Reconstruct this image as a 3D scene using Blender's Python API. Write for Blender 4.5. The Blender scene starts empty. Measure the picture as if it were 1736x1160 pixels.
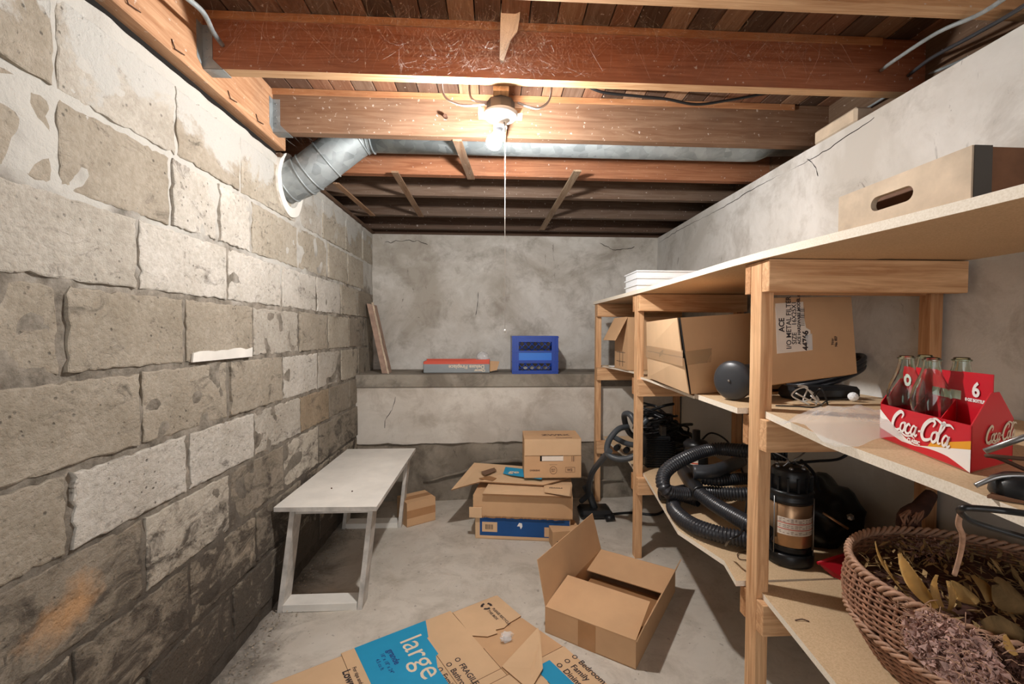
import bpy, bmesh, math, random
from mathutils import Vector, Matrix, noise
R = random.Random(7)
S = bpy.context.scene
COL = S.collection
V = Vector

# ---------------------------------------------------------------- camera
F, CX, CY, H = 760.0, 880.0, 588.0, 1.25
_Y = V((837-CX, 565-CY, F)).normalized()
_X = V((F, 0, -(837-CX))).normalized(); _X = (_X - _X.dot(_Y)*_Y).normalized()
_Z = _X.cross(_Y)
if _Z.y > 0: _Z = -_Z
cam_d = bpy.data.cameras.new('camera'); cam = bpy.data.objects.new('camera', cam_d); COL.objects.link(cam)
cam_d.sensor_width = 36; cam_d.lens = F/1736*36
cam_d.shift_x = (868-CX)/1736; cam_d.shift_y = (CY-580)/1736
cam_d.clip_start = 0.02
mw = Matrix(((_X.x, -_X.y, -_X.z, 0), (_Y.x, -_Y.y, -_Y.z, 0), (_Z.x, -_Z.y, -_Z.z, H), (0, 0, 0, 1)))
cam.matrix_world = mw
S.camera = cam
S.view_settings.view_transform = 'Standard'; S.view_settings.look = 'None'
S.view_settings.gamma = 1; S.view_settings.use_curve_mapping = False
S.view_settings.exposure = 0.0

# ---------------------------------------------------------------- light
BULB = 310.0
w = bpy.data.worlds.new('world'); S.world = w; w.use_nodes = True
w.node_tree.nodes['Background'].inputs[0].default_value = (0.95, 0.97, 1.0, 1)
w.node_tree.nodes['Background'].inputs[1].default_value = 0.36
def area(name, loc, target, size, energy, color):
    d = bpy.data.lights.new(name, 'AREA'); d.shape = 'RECTANGLE'; d.size = size[0]; d.size_y = size[1]
    d.energy = energy; d.color = color
    o = bpy.data.objects.new(name, d); COL.objects.link(o); o.location = loc
    o.rotation_euler = (V(target)-V(loc)).to_track_quat('-Z', 'Y').to_euler()
    return o
area('rear_fill_light', (0.2, -1.7, 1.45), (0.1, 3.0, 1.25), (2.2, 1.8), 32, (1.0, 0.99, 0.98))  # fill light added behind the camera, standing for unseen lamps of the adjoining room

# ---------------------------------------------------------------- helpers
def _ray(px, py):
    c = V((px-CX, py-CY, F)); return V((_X.dot(c), _Y.dot(c), _Z.dot(c)))
def gz(px, py, z): r = _ray(px, py); return V((0, 0, H)) + r*((z-H)/r.z)
def gy(px, py, y): r = _ray(px, py); return V((0, 0, H)) + r*(y/r.y)
def gx(px, py, x): r = _ray(px, py); return V((0, 0, H)) + r*(x/r.x)
def srgb(r, g, b):
    f = lambda c: (c/255/12.92) if c/255 <= .04045 else ((c/255+.055)/1.055)**2.4
    return (f(r), f(g), f(b), 1)

class NT:
    def __init__(s, name):
        s.m = bpy.data.materials.new(name); s.m.use_nodes = True
        s.t = s.m.node_tree; s.p = s.t.nodes['Principled BSDF']
    def n(s, typ, **k):
        nd = s.t.nodes.new(typ)
        for a, b in k.items(): setattr(nd, a, b)
        return nd
    def l(s, a, b): s.t.links.new(a, b)
    def set(s, sock, v):
        if hasattr(v, 'is_linked') or hasattr(v, 'links'): s.l(v, sock)
        else: sock.default_value = v
    def coord(s, scale=(1, 1, 1), which='Object', rot=(0, 0, 0)):
        c = s.n('ShaderNodeTexCoord'); m = s.n('ShaderNodeMapping')
        m.inputs['Scale'].default_value = scale; m.inputs['Rotation'].default_value = rot
        s.l(c.outputs[which], m.inputs[0]); return m.outputs[0]
    def noise(s, vec, scale, detail=4, rough=.6, dist=0):
        x = s.n('ShaderNodeTexNoise'); s.l(vec, x.inputs['Vector'])
        x.inputs['Scale'].default_value = scale; x.inputs['Detail'].default_value = detail
        x.inputs['Roughness'].default_value = rough; x.inputs['Distortion'].default_value = dist
        return x.outputs['Fac']
    def ramp(s, fac, a, b, ca=(0, 0, 0, 1), cb=(1, 1, 1, 1)):
        r = s.n('ShaderNodeValToRGB'); s.l(fac, r.inputs[0])
        e = r.color_ramp.elements; e[0].position = a; e[1].position = b; e[0].color = ca; e[1].color = cb
        return r.outputs[0]
    def mix(s, fac, a, b, mode='MIX'):
        x = s.n('ShaderNodeMix', data_type='RGBA', blend_type=mode)
        s.set(x.inputs[0], fac); s.set(x.inputs[6], a); s.set(x.inputs[7], b); return x.outputs[2]
    def math(s, op, a, b=0.0, clamp=False):
        x = s.n('ShaderNodeMath', operation=op, use_clamp=clamp); s.set(x.inputs[0], a); s.set(x.inputs[1], b); return x.outputs[0]
    def pos(s, i):
        g = s.n('ShaderNodeNewGeometry'); x = s.n('ShaderNodeSeparateXYZ'); s.l(g.outputs['Position'], x.inputs[0]); return x.outputs[i]
    def bump(s, h, strength=.4, dist=.01, prev=None):
        b = s.n('ShaderNodeBump'); b.inputs['Strength'].default_value = strength; b.inputs['Distance'].default_value = dist
        s.l(h, b.inputs['Height'])
        if prev: s.l(prev, b.inputs['Normal'])
        s.l(b.outputs[0], s.p.inputs['Normal']); return b.outputs[0]
    def col(s, c): s.set(s.p.inputs['Base Color'], c)
    def rough(s, r): s.set(s.p.inputs['Roughness'], r)

def plain(name, c, rough=.6, metal=0, nscale=0, namt=.15, bump=0, spec=.4):
    t = NT(name)
    if nscale:
        v = t.coord(); f = t.noise(v, nscale, 5)
        dark = tuple(x*(1-namt) for x in c[:3])+(1,); light = tuple(min(1, x*(1+namt)) for x in c[:3])+(1,)
        t.col(t.ramp(f, .3, .7, dark, light))
        if bump: t.bump(f, bump, .004)
    else: t.col(c)
    t.rough(rough); t.p.inputs['Metallic'].default_value = metal
    t.p.inputs['Specular IOR Level'].default_value = spec
    return t.m

def objcol(t):
    oi = t.n('ShaderNodeObjectInfo'); return oi
def m_wood(name, axis, grime=.35, use_obj=True, base=None, specks=False):
    """pine: grain stretched along one axis"""
    t = NT(name); sc = [14, 14, 14]; sc[axis] = .9
    oi = objcol(t)
    v0 = t.n('ShaderNodeTexCoord').outputs['Object']
    add = t.n('ShaderNodeVectorMath', operation='ADD'); t.l(v0, add.inputs[0])
    cb = t.n('ShaderNodeCombineXYZ'); rr = t.math('MULTIPLY', oi.outputs['Random'], 9.0)
    for i in range(3): t.l(rr, cb.inputs[i])
    t.l(cb.outputs[0], add.inputs[1])
    m = t.n('ShaderNodeMapping'); m.inputs['Scale'].default_value = sc; t.l(add.outputs[0], m.inputs[0])
    g = t.noise(m.outputs[0], 3.2, 6, .62, 1.3)
    m2 = t.n('ShaderNodeMapping'); m2.inputs['Scale'].default_value = [x*3.5 if i != axis else 1.5 for i, x in enumerate(sc)]
    t.l(add.outputs[0], m2.inputs[0]); g2 = t.noise(m2.outputs[0], 3, 3, .5, .3)
    c0 = oi.outputs['Color'] if use_obj else base
    dark = t.mix(1, c0, (.62, .50, .42, 1), 'MULTIPLY')
    c = t.mix(t.ramp(g, .35, .68), c0, dark)
    c = t.mix(t.math('MULTIPLY', t.ramp(g2, .45, .75), .35), c, dark)
    if grime:
        gr = t.noise(add.outputs[0], 2.6, 5, .65)
        c = t.mix(t.math('MULTIPLY', t.ramp(gr, .48, .78), grime), c, (.09, .06, .045, 1))
    if specks:
        sp = t.noise(add.outputs[0], 70, 2, .4)
        c = t.mix(t.math('MULTIPLY', t.ramp(sp, .70, .76), .55), c, (.62, .56, .5, 1))
    t.col(c); t.rough(.72); t.bump(g2, .15, .003); t.p.inputs['Specular IOR Level'].default_value = .25
    return t.m

M = {}
# concrete block face: tint from each block's own colour
t = NT('block_face'); v = t.coord(); oi = objcol(t); c = oi.outputs['Color']
n1 = t.noise(v, 5, 6, .65); n2 = t.noise(v, 55, 4, .7); n3 = t.noise(v, 1.3, 3, .5)
c = t.mix(t.ramp(n1, .3, .75), c, t.mix(1, c, (.68, .66, .62, 1), 'MULTIPLY'))
c = t.mix(t.math('MULTIPLY', t.ramp(n2, .38, .62), .55), c, t.mix(1, c, (.72, .70, .66, 1), 'MULTIPLY'))
vo = t.n('ShaderNodeTexVoronoi'); t.l(v, vo.inputs['Vector']); vo.inputs['Scale'].default_value = 38
pit = t.math('MULTIPLY', t.ramp(t.math('ADD', vo.outputs['Distance'], t.math('MULTIPLY', n2, .25)), .20, .30, (1, 1, 1, 1), (0, 0, 0, 1)), t.ramp(n1, .44, .56))
c = t.mix(t.math('MULTIPLY', pit, .75), c, (.09, .08, .07, 1))
zz = t.pos(2)
# mould and dirt low on the wall
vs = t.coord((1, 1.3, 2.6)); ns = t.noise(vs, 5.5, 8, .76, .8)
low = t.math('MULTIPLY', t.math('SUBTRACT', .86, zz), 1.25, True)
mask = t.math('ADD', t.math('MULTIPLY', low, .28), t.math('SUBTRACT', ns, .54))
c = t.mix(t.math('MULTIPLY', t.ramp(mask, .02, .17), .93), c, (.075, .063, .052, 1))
# whitewash smeared over the top courses
wv = t.noise(v, 4.2, 5, .6, .6); hi = t.math('MULTIPLY', t.math('SUBTRACT', zz, 1.72), 1.6, True)
c = t.mix(t.ramp(t.math('ADD', t.math('ADD', t.math('MULTIPLY', hi, .75), t.math('MULTIPLY', t.math('SUBTRACT', n2, .5), .16)), t.math('SUBTRACT', wv, .74)), .0, .07), c, srgb(178, 176, 170))
ost = t.n('ShaderNodeVectorMath', operation='DISTANCE'); t.l(t.coord((1, .55, 1)), ost.inputs[0]); ost.inputs[1].default_value = (-1.0, .60, .60)
c = t.mix(t.math('MULTIPLY', t.ramp(t.math('ADD', ost.outputs['Value'], t.math('MULTIPLY', t.math('SUBTRACT', n1, .5), .25)), .0, .06, (1, 1, 1, 1), (0, 0, 0, 1)), .6), c, srgb(206, 156, 104))
t.col(c); t.rough(.95); t.p.inputs['Specular IOR Level'].default_value = .15
b = t.bump(n2, .9, .008); hb = t.math('SUBTRACT', 1.0, pit); b = t.bump(hb, .5, .006, b); t.bump(n1, .5, .02, b)
M['block'] = t.m
t = NT('mortar'); v = t.coord(); n1 = t.noise(v, 12, 6, .7); n2 = t.noise(v, 3, 4, .6); n3 = t.noise(v, 60, 3, .7)
zz = t.pos(2)
c = t.ramp(n1, .3, .7, srgb(74, 67, 58), srgb(160, 152, 140))
c = t.mix(t.ramp(t.math('ADD', t.math('MULTIPLY', t.math('SUBTRACT', zz, 1.45), .9), t.math('SUBTRACT', n2, .5)), 0.0, .2), c, srgb(180, 177, 170))
c = t.mix(t.math('MULTIPLY', t.ramp(t.math('ADD', t.math('MULTIPLY', t.math('SUBTRACT', .75, zz), .8), t.math('SUBTRACT', n2, .5)), -.1, .3), .85), c, (.06, .05, .042, 1))
t.col(c); t.rough(.97); b = t.bump(n1, .8, .012); t.bump(n3, .5, .005, b); t.p.inputs['Specular IOR Level'].default_value = .1
M['mortar'] = t.m

def m_plaster(name, light, mid, dark, sscale=1.1, amt=.6, speck=.7, low=None):
    t = NT(name); v = t.coord(); a = t.noise(v, sscale, 7, .62, .7); b_ = t.noise(v, 4.5, 6, .7, .4); f = t.noise(v, 70, 3, .6)
    c = t.mix(t.ramp(a, .40, .60), light, mid); h2 = t.noise(v, 11, 8, .75, .9); c = t.mix(t.math('MULTIPLY', t.ramp(h2, .45, .7), .4), c, mid)
    c = t.mix(t.math('MULTIPLY', t.ramp(b_, .50, .66), amt), c, dark)
    vv = t.coord((1, 1, .35)); d = t.noise(vv, 9, 5, .75, 1.2); sp = t.math('MULTIPLY', t.ramp(d, .635, .675), t.ramp(a, .44, .52))
    c = t.mix(t.math('MULTIPLY', sp, speck), c, (.10, .085, .07, 1))
    if low is not None:
        zz = t.pos(2); c = t.mix(t.ramp(t.math('ADD', t.math('SUBTRACT', low, zz), t.math('MULTIPLY', t.math('SUBTRACT', b_, .5), .5)), -.05, .25), c, mid)
    t.col(c); t.rough(.9); t.p.inputs['Specular IOR Level'].default_value = .2
    b1 = t.bump(f, .12, .003); t.bump(b_, .25, .015, b1); return t.m
M['plaster_back'] = m_plaster('plaster_back', srgb(208, 204, 197), srgb(170, 163, 152), srgb(134, 125, 113), 1.5, .55, .8)
M['plaster_right'] = m_plaster('plaster_right', srgb(214, 212, 208), srgb(184, 180, 173), srgb(146, 138, 128), .9, .45, .6, .95)
M['plaster_low'] = m_plaster('plaster_low', srgb(206, 200, 190), srgb(182, 174, 163), srgb(150, 138, 124), 1.6, .5, .4)
M['cement'] = m_plaster('cement', srgb(150, 141, 127), srgb(122, 113, 101), srgb(84, 76, 66), 3.0, .7, .8)
M['ledge'] = m_plaster('ledge_concrete', srgb(150, 143, 131), srgb(118, 110, 99), srgb(82, 75, 67), 2.5, .6, .7)
t = NT('floor_concrete'); v = t.coord(); a = t.noise(v, 1.2, 6, .6, .5); b_ = t.noise(v, 5, 8, .74, .5); f = t.noise(v, 90, 3, .6)
c = t.mix(t.ramp(a, .35, .68), srgb(208, 201, 190), srgb(180, 172, 160))
c = t.mix(t.math('MULTIPLY', t.ramp(b_, .46, .66), .65), c, srgb(158, 149, 136))
sp = t.noise(v, 40, 2, .5); c = t.mix(t.math('MULTIPLY', t.ramp(sp, .68, .72), .4), c, (.1, .09, .08, 1))
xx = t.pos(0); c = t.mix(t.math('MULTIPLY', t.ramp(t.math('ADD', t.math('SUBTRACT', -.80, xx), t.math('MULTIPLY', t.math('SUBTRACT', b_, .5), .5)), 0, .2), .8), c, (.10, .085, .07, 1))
t.col(c); t.rough(.75); b = t.bump(f, .15, .002); t.bump(b_, .15, .01, b); t.p.inputs['Specular IOR Level'].default_value = .25
M['floor'] = t.m

M['wood_x'] = m_wood('joist_wood', 0, .42, specks=True)
M['wood_y'] = m_wood('plank_wood', 1, .55, specks=True)
M['wood_pale'] = m_wood('pale_lit_joist_edge', 0, .1, False, srgb(196, 160, 122))  # pale joist undersides; the bulb's light on them is put into this tone
M['pine_x'] = m_wood('pine_rail', 0, .12); M['pine_y'] = m_wood('pine_along', 1, .12); M['pine_z'] = m_wood('pine_post', 2, .12)
def m_chip(name, c, d, amt=.5):
    t = NT(name); v = t.coord(); f = t.noise(v, 260, 3, .6); a = t.noise(v, 2.5, 5, .6)
    cc = t.mix(t.ramp(f, .38, .66), c, d); cc = t.mix(t.math('MULTIPLY', t.ramp(a, .5, .8), amt), cc, tuple(x*.6 for x in d[:3])+(1,))
    t.col(cc); t.rough(.7); t.bump(f, .15, .002); return t.m
M['chip'] = m_chip('chipboard', srgb(214, 186, 150), srgb(196, 166, 128), .30)
M['chip_edge'] = m_chip('chipboard_edge', srgb(240, 230, 214), srgb(226, 214, 194), .1)  # whitish painted edges, lightened in colour for the bulb they face
def m_card(name, c, cor=0):
    t = NT(name); v = t.coord(); a = t.noise(v, 3, 5, .6); f = t.noise(v, 60, 3, .6)
    cc = t.mix(t.ramp(a, .3, .75), c, tuple(x*.80 for x in c[:3])+(1,)); t.col(cc); t.rough(.78)
    t.p.inputs['Specular IOR Level'].default_value = .25
    t.bump(f, .12, .002); return t.m
M['card'] = m_card('cardboard', srgb(206, 166, 126))
M['card_pale'] = m_card('cardboard_pale', srgb(216, 181, 143))
M['card_dark'] = m_card('cardboard_inside', srgb(158, 116, 78))
M['card_edge'] = m_card('cardboard_edge', srgb(146, 108, 74))
M['tape'] = plain('packing_tape', srgb(172, 128, 88), .25, 0, 8, .12)
M['ink'] = plain('ink', srgb(52, 44, 46), .7)
M['ink_soft'] = plain('ink_soft', srgb(112, 84, 64), .7)
M['navy'] = plain('navy_ink', srgb(30, 70, 130), .6)
M['sky_blue'] = plain('light_blue_print', srgb(28, 146, 190), .6, 0, 6, .06)
M['deep_blue'] = plain('deep_blue_print', srgb(16, 72, 132), .5, 0, 6, .1)
M['cream_ink'] = plain('cream_print', srgb(222, 205, 180), .6)
M['label_paper'] = plain('paper_label', srgb(226, 214, 200), .6, 0, 20, .05)
t = NT('galvanised_steel'); v = t.coord(); vo = t.n('ShaderNodeTexVoronoi'); t.l(v, vo.inputs['Vector']); vo.inputs['Scale'].default_value = 26; n1 = t.noise(v, 9, 5, .65)
c = t.mix(t.ramp(vo.outputs['Color'], .2, .8), srgb(122, 129, 131), srgb(150, 157, 159)); c = t.mix(t.math('MULTIPLY', t.ramp(n1, .45, .7), .5), c, srgb(170, 176, 177)); t.col(c); t.rough(t.math('ADD', t.math('MULTIPLY', n1, .4), .3)); t.p.inputs['Metallic'].default_value = .45; M['galv'] = t.m
M['steel'] = plain('steel', srgb(150, 150, 150), .35, .9)
M['rust'] = plain('rusty_nail', srgb(84, 58, 44), .7, .4)
M['black'] = plain('black_plastic', srgb(26, 27, 29), .35, 0, 20, .2)
M['rubber'] = plain('black_rubber', srgb(44, 45, 49), .34, 0, 0)
M['grey_hose'] = plain('grey_vinyl', srgb(66, 70, 74), .38)
M['dark_grey'] = plain('dark_grey_paint', srgb(58, 60, 64), .35, .1)
M['bronze'] = plain('bronze_metal', srgb(176, 142, 110), .32, .8, 30, .06)
M['white_paint'] = plain('white_paint', srgb(226, 222, 214), .5, 0, 5, .12)
M['bench_edge'] = plain('bench_worn_edge', srgb(190, 185, 178), .6, 0, 14, .3)
M['porcelain'] = plain('white_porcelain', srgb(238, 236, 230), .25)
M['white_cable'] = plain('white_sheath', srgb(214, 212, 206), .4)
M['white_plastic'] = plain('white_plastic', srgb(236, 238, 240), .4)
M['red'] = plain('red_card', srgb(198, 22, 40), .38, 0, 5, .06)
M['red_dark'] = plain('red_plastic', srgb(150, 16, 28), .35)
M['red_orange'] = plain('red_orange_print', srgb(206, 84, 62), .5)
M['grey_print'] = plain('grey_print', srgb(138, 144, 146), .55, 0, 6, .1)
M['white_ink'] = plain('white_ink', srgb(236, 232, 228), .5)
M['yellow_ink'] = plain('yellow_ink', srgb(228, 160, 40), .5)
M['crate_blue'] = plain('blue_crate_plastic', srgb(14, 58, 150), .32, 0, 8, .12)
M['crate_light'] = plain('light_blue_plastic', srgb(36, 108, 200), .3)
M['old_wood'] = plain('bleached_wood', srgb(192, 174, 152), .8, 0, 7, .28, .1)
M['brown_side'] = plain('weathered_brown_wood', srgb(112, 76, 52), .75, 0, 12, .25)
M['strap_metal'] = plain('dull_strap', srgb(84, 80, 76), .5, .6)
M['wicker'] = plain('brown_wicker', srgb(152, 110, 86), .6, 0, 40, .35)
M['wicker_pale'] = plain('pale_wicker', srgb(178, 140, 116), .6, 0, 40, .3)
M['husk'] = plain('dried_husk', srgb(214, 180, 120), .7, 0, 18, .22, .2)
M['bark'] = plain('dark_dry_stems', srgb(72, 44, 34), .85, 0, 30, .4, .3)
M['petal'] = plain('dusty_mauve_petals', srgb(184, 150, 140), .85, 0, 60, .4)
M['moss'] = plain('olive_leaf', srgb(160, 132, 90), .8, 0, 25, .35)
M['dust'] = plain('rubble_dust', srgb(150, 138, 122), .95, 0, 30, .4)
M['bag_black'] = plain('black_bag', srgb(12, 12, 13), .4)
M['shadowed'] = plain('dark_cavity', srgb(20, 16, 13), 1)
t = NT('clear_tape'); t.col(srgb(206, 172, 132)); t.rough(.2); t.p.inputs['Alpha'].default_value = .45; M['ctape'] = t.m
t = NT('clear_film'); t.col((.85, .87, .88, 1)); t.rough(.18); t.p.inputs['Alpha'].default_value = .32; M['film'] = t.m
t = NT('bottle_glass'); t.col((.86, .96, .91, 1)); t.rough(.02); t.p.inputs['Transmission Weight'].default_value = 1; t.p.inputs['IOR'].default_value = 1.45; M['glass'] = t.m
t = NT('cobweb_thread'); t.col((.72, .66, .60, 1)); t.rough(1); t.p.inputs['Alpha'].default_value = .30; M['web'] = t.m
t = NT('lit_bulb'); t.p.inputs['Emission Color'].default_value = (1.0, .975, .945, 1); t.p.inputs['Emission Strength'].default_value = BULB*7.5
t.col((1, 1, 1, 1)); M['bulb'] = t.m

class MB:
    def __init__(s): s.b = bmesh.new()
    def faces(s, vs, fs, mi=0, smooth=False):
        v = [s.b.verts.new(p) for p in vs]
        for f in fs:
            try: q = s.b.faces.new([v[i] for i in f])
            except ValueError: continue
            q.material_index = mi; q.smooth = smooth
        return s
    def box(s, lo, hi, bev=0, mx=None, mi=0):
        x0, y0, z0 = lo; x1, y1, z1 = hi
        vs = [V(p) for p in ((x0,y0,z0),(x1,y0,z0),(x1,y1,z0),(x0,y1,z0),(x0,y0,z1),(x1,y0,z1),(x1,y1,z1),(x0,y1,z1))]
        if mx: vs = [mx @ p for p in vs]
        v = [s.b.verts.new(p) for p in vs]
        fs = [s.b.faces.new([v[i] for i in f]) for f in ((0,3,2,1),(4,5,6,7),(0,1,5,4),(1,2,6,5),(2,3,7,6),(3,0,4,7))]
        for f in fs: f.material_index = mi
        if bev: bmesh.ops.bevel(s.b, geom=list({e for f in fs for e in f.edges}), offset=bev, segments=1, affect='EDGES', material=-1)
        return s
    def slab(s, pts, off, mi=0, side=None):
        """closed polygon extruded by vector off"""
        off = V(off); n = len(pts); a = [V(p) for p in pts]; b = [p+off for p in a]
        vs = [s.b.verts.new(p) for p in a+b]
        f = s.b.faces.new(vs[:n][::-1]); f.material_index = mi; f = s.b.faces.new(vs[n:]); f.material_index = mi
        for i in range(n):
            j = (i+1) % n; f = s.b.faces.new((vs[i], vs[j], vs[n+j], vs[n+i])); f.material_index = mi if side is None else side
        return s
    def tube(s, pts, r, seg=8, closed=False, mi=0, ribs=0, cap=True, hollow=False):
        pts = [V(p) for p in pts]; n = len(pts)
        rad = r if callable(r) else (lambda u: r)
        up = None; rings = []
        for i, p in enumerate(pts):
            a = pts[(i-1) % n] if (closed or i > 0) else p; c = pts[(i+1) % n] if (closed or i < n-1) else p
            d = (c-a)
            if d.length < 1e-9: d = V((0, 0, 1))
            d.normalize()
            if up is None:
                up = V((0, 0, 1)) if abs(d.z) < .9 else V((1, 0, 0))
            up = (up - up.dot(d)*d)
            if up.length < 1e-6: up = d.orthogonal()
            up.normalize(); sd = d.cross(up); rr = rad(i/(max(1, n-1)))
            if ribs: rr = rr*(1.0 if i % 4 < 2 else .84)
            rings.append([s.b.verts.new(p + (up*math.cos(2*math.pi*k/seg)+sd*math.sin(2*math.pi*k/seg))*rr) for k in range(seg)])
        m = n if closed else n-1
        for i in range(m):
            A = rings[i]; B = rings[(i+1) % n]
            for k in range(seg):
                f = s.b.faces.new((A[k], A[(k+1) % seg], B[(k+1) % seg], B[k])); f.smooth = not ribs or seg > 0; f.material_index = mi
        if not closed and cap:
            f = s.b.faces.new(rings[0][::-1]); f.material_index = mi; f = s.b.faces.new(rings[-1]); f.material_index = mi
        return s
    def lathe(s, prof, seg=24, mx=None, mi=0, smooth=True, cap=True):
        rings = []
        for r, z in prof:
            rings.append([s.b.verts.new((mx or Matrix()) @ V((r*math.cos(2*math.pi*k/seg), r*math.sin(2*math.pi*k/seg), z))) for k in range(seg)])
        for A, B in zip(rings, rings[1:]):
            for k in range(seg):
                f = s.b.faces.new((A[k], A[(k+1) % seg], B[(k+1) % seg], B[k])); f.smooth = smooth; f.material_index = mi
        if cap:
            for ring in (rings[0][::-1], rings[-1]):
                f = s.b.faces.new(ring); f.material_index = mi
        return s
    def text(s, string, size, origin, xd, yd, depth=.0006, bold=0, mi=0, align='LEFT', shear=0):
        cu = bpy.data.curves.new('lettering', 'FONT'); cu.body = string; cu.size = size; cu.offset = bold; cu.align_x = align
        cu.shear = shear; cu.resolution_u = 3
        o = bpy.data.objects.new('lettering', cu); me = bpy.data.meshes.new_from_object(o)
        xd = V(xd).normalized(); yd = V(yd).normalized(); zd = xd.cross(yd).normalized(); og = V(origin)+zd*depth
        vs = [og + xd*v.co.x + yd*v.co.y for v in me.vertices]
        s.faces(vs, [list(p.vertices) for p in me.polygons], mi)
        bpy.data.objects.remove(o); bpy.data.curves.remove(cu); bpy.data.meshes.remove(me); return s
    def ribbon(s, pts2, wid, origin, xd, yd, depth=.0008, mi=0):
        """flat brush stroke in a plane; wid: function of 0..1"""
        xd = V(xd); yd = V(yd); zd = xd.cross(yd).normalized(); og = V(origin)+zd*depth
        p = [V((a, b, 0)) for a, b in pts2]; n = len(p); L = []
        for i in range(n):
            d = (p[min(n-1, i+1)]-p[max(0, i-1)]).normalized(); nn = V((-d.y, d.x, 0)); w_ = wid(i/(n-1))/2
            L.append((p[i]+nn*w_, p[i]-nn*w_))
        tr = lambda q: og + xd*q.x + yd*q.y
        for (a, b), (c, d) in zip(L, L[1:]): s.faces([tr(a), tr(b), tr(d), tr(c)], [(0, 1, 2, 3)], mi)
        return s

def smoothpath(pts, n=6, closed=False):
    P = [V(p) for p in pts]; out = []; m = len(P)
    rng = range(m) if closed else range(m-1)
    for i in rng:
        if closed: a, b, c, d = P[(i-1) % m], P[i], P[(i+1) % m], P[(i+2) % m]
        else: a, b, c, d = P[max(0, i-1)], P[i], P[i+1], P[min(m-1, i+2)]
        for k in range(n):
            u = k/n; out.append(.5*((2*b)+(c-a)*u+(2*a-5*b+4*c-d)*u*u+(3*b-a-3*c+d)*u**3))
    if not closed: out.append(P[-1])
    return out
def resample(pts, step):
    out = [pts[0]]; acc = 0
    for a, b in zip(pts, pts[1:]):
        L = (b-a).length
        while acc + L >= step:
            tt = (step-acc)/L; a = a+(b-a)*tt; out.append(a); L = (b-a).length; acc = 0
            if L < 1e-9: break
        acc += L
    return out

def obj(name, mb, mats, parent=None, world=True, label=None, color=None, kind=None):
    me = bpy.data.meshes.new(name)
    bmesh.ops.recalc_face_normals(mb.b, faces=mb.b.faces[:]) if getattr(mb, 'recalc', True) else None
    mb.b.to_mesh(me); mb.b.free()
    for m in (mats if isinstance(mats, (list, tuple)) else [mats]): me.materials.append(M[m] if isinstance(m, str) else m)
    o = bpy.data.objects.new(name, me); COL.objects.link(o)
    if parent is not None:
        o.parent = parent
        if world: o.matrix_parent_inverse = wm(parent).inverted()
    if label: o['label'] = label
    if color: o.color = color
    if kind: o['kind'] = kind
    return o
_W = {}
def wm(o): return _W.get(o.name, Matrix())
def thing(name, label, cat, loc=(0, 0, 0), rz=0, group=None):
    o = bpy.data.objects.new(name, None); COL.objects.link(o); o.empty_display_size = .05
    o.location = loc; o.rotation_euler = (0, 0, rz); o['label'] = label; o['category'] = cat
    if group: o['group'] = group
    _W[o.name] = Matrix.Translation(loc) @ Matrix.Rotation(rz, 4, 'Z')
    return o
def tag(o, label, cat, group=None):
    o['label'] = label; o['category'] = cat
    if group: o['group'] = group
    return o
def struct(name, mb, mats, parent=None, color=None):
    o = obj(name, mb, mats, parent, color=color)
    if parent is None: o['kind'] = 'structure'
    return o

# ================================================================ SETTING
XL, XR, YB, YF, ZT = -1.0, 1.40, 3.80, 3.33, 2.07
Y0 = -1.6
def grid(mb, o, a, b, na, nb, amp, sc=6, nrm=None):
    o = V(o); a = V(a); b = V(b); nn = V(nrm) if nrm else a.cross(b).normalized(); vs = []
    for j in range(nb+1):
        for i in range(na+1):
            p = o+a*(i/na)+b*(j/nb); vs.append(p+nn*amp*noise.noise(p*sc))
    fs = [(j*(na+1)+i, j*(na+1)+i+1, (j+1)*(na+1)+i+1, (j+1)*(na+1)+i) for j in range(nb) for i in range(na)]
    return mb.faces(vs, fs, 0, True)
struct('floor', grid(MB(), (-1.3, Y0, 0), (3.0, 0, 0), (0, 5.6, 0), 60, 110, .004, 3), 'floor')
mb = MB(); grid(mb, (XR, Y0, 0), (0, 5.6, 0), (0, 0, ZT), 90, 34, .010, 1.7)
mb.box((XR+.012, Y0, 0), (XR+.22, 4.0, ZT))
wr = struct('wall_right', mb, 'plaster_right')
def crack(pts, par, r=.0011, amp=.006):
    q = smoothpath([V(p) for p in pts], 16); q = [p+V((0, 0, amp*noise.noise(p*23)+amp*.6*noise.noise(p*60))) for p in q]
    mb = MB(); mb.tube(q, lambda u: r*(.5+abs(math.sin(u*9))), 4); return obj('crack', mb, 'shadowed', par)
_c = [(XR, 3.75, 2.02), (XR, 3.3, 2.035), (XR, 2.8, 2.02), (XR, 2.3, 2.03), (XR, 1.9, 2.02), (XR, 1.6, 2.045)]
crack([(XR+.010*noise.noise(V(p)*1.7)-.001, p[1], p[2]) for p in _c], wr)
crack([(XR-.004, 1.95, 2.03), (XR-.004, 1.90, 1.98), (XR-.004, 1.88, 1.93)], wr)
mb = MB(); grid(mb, (-1.3, YB, .8), (3.0, 0, 0), (0, 0, ZT-.8), 60, 30, .008, 2); mb.box((-1.3, YB+.012, .5), (1.8, YB+.2, ZT))
wb = struct('wall_back', mb, 'plaster_back')
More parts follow.
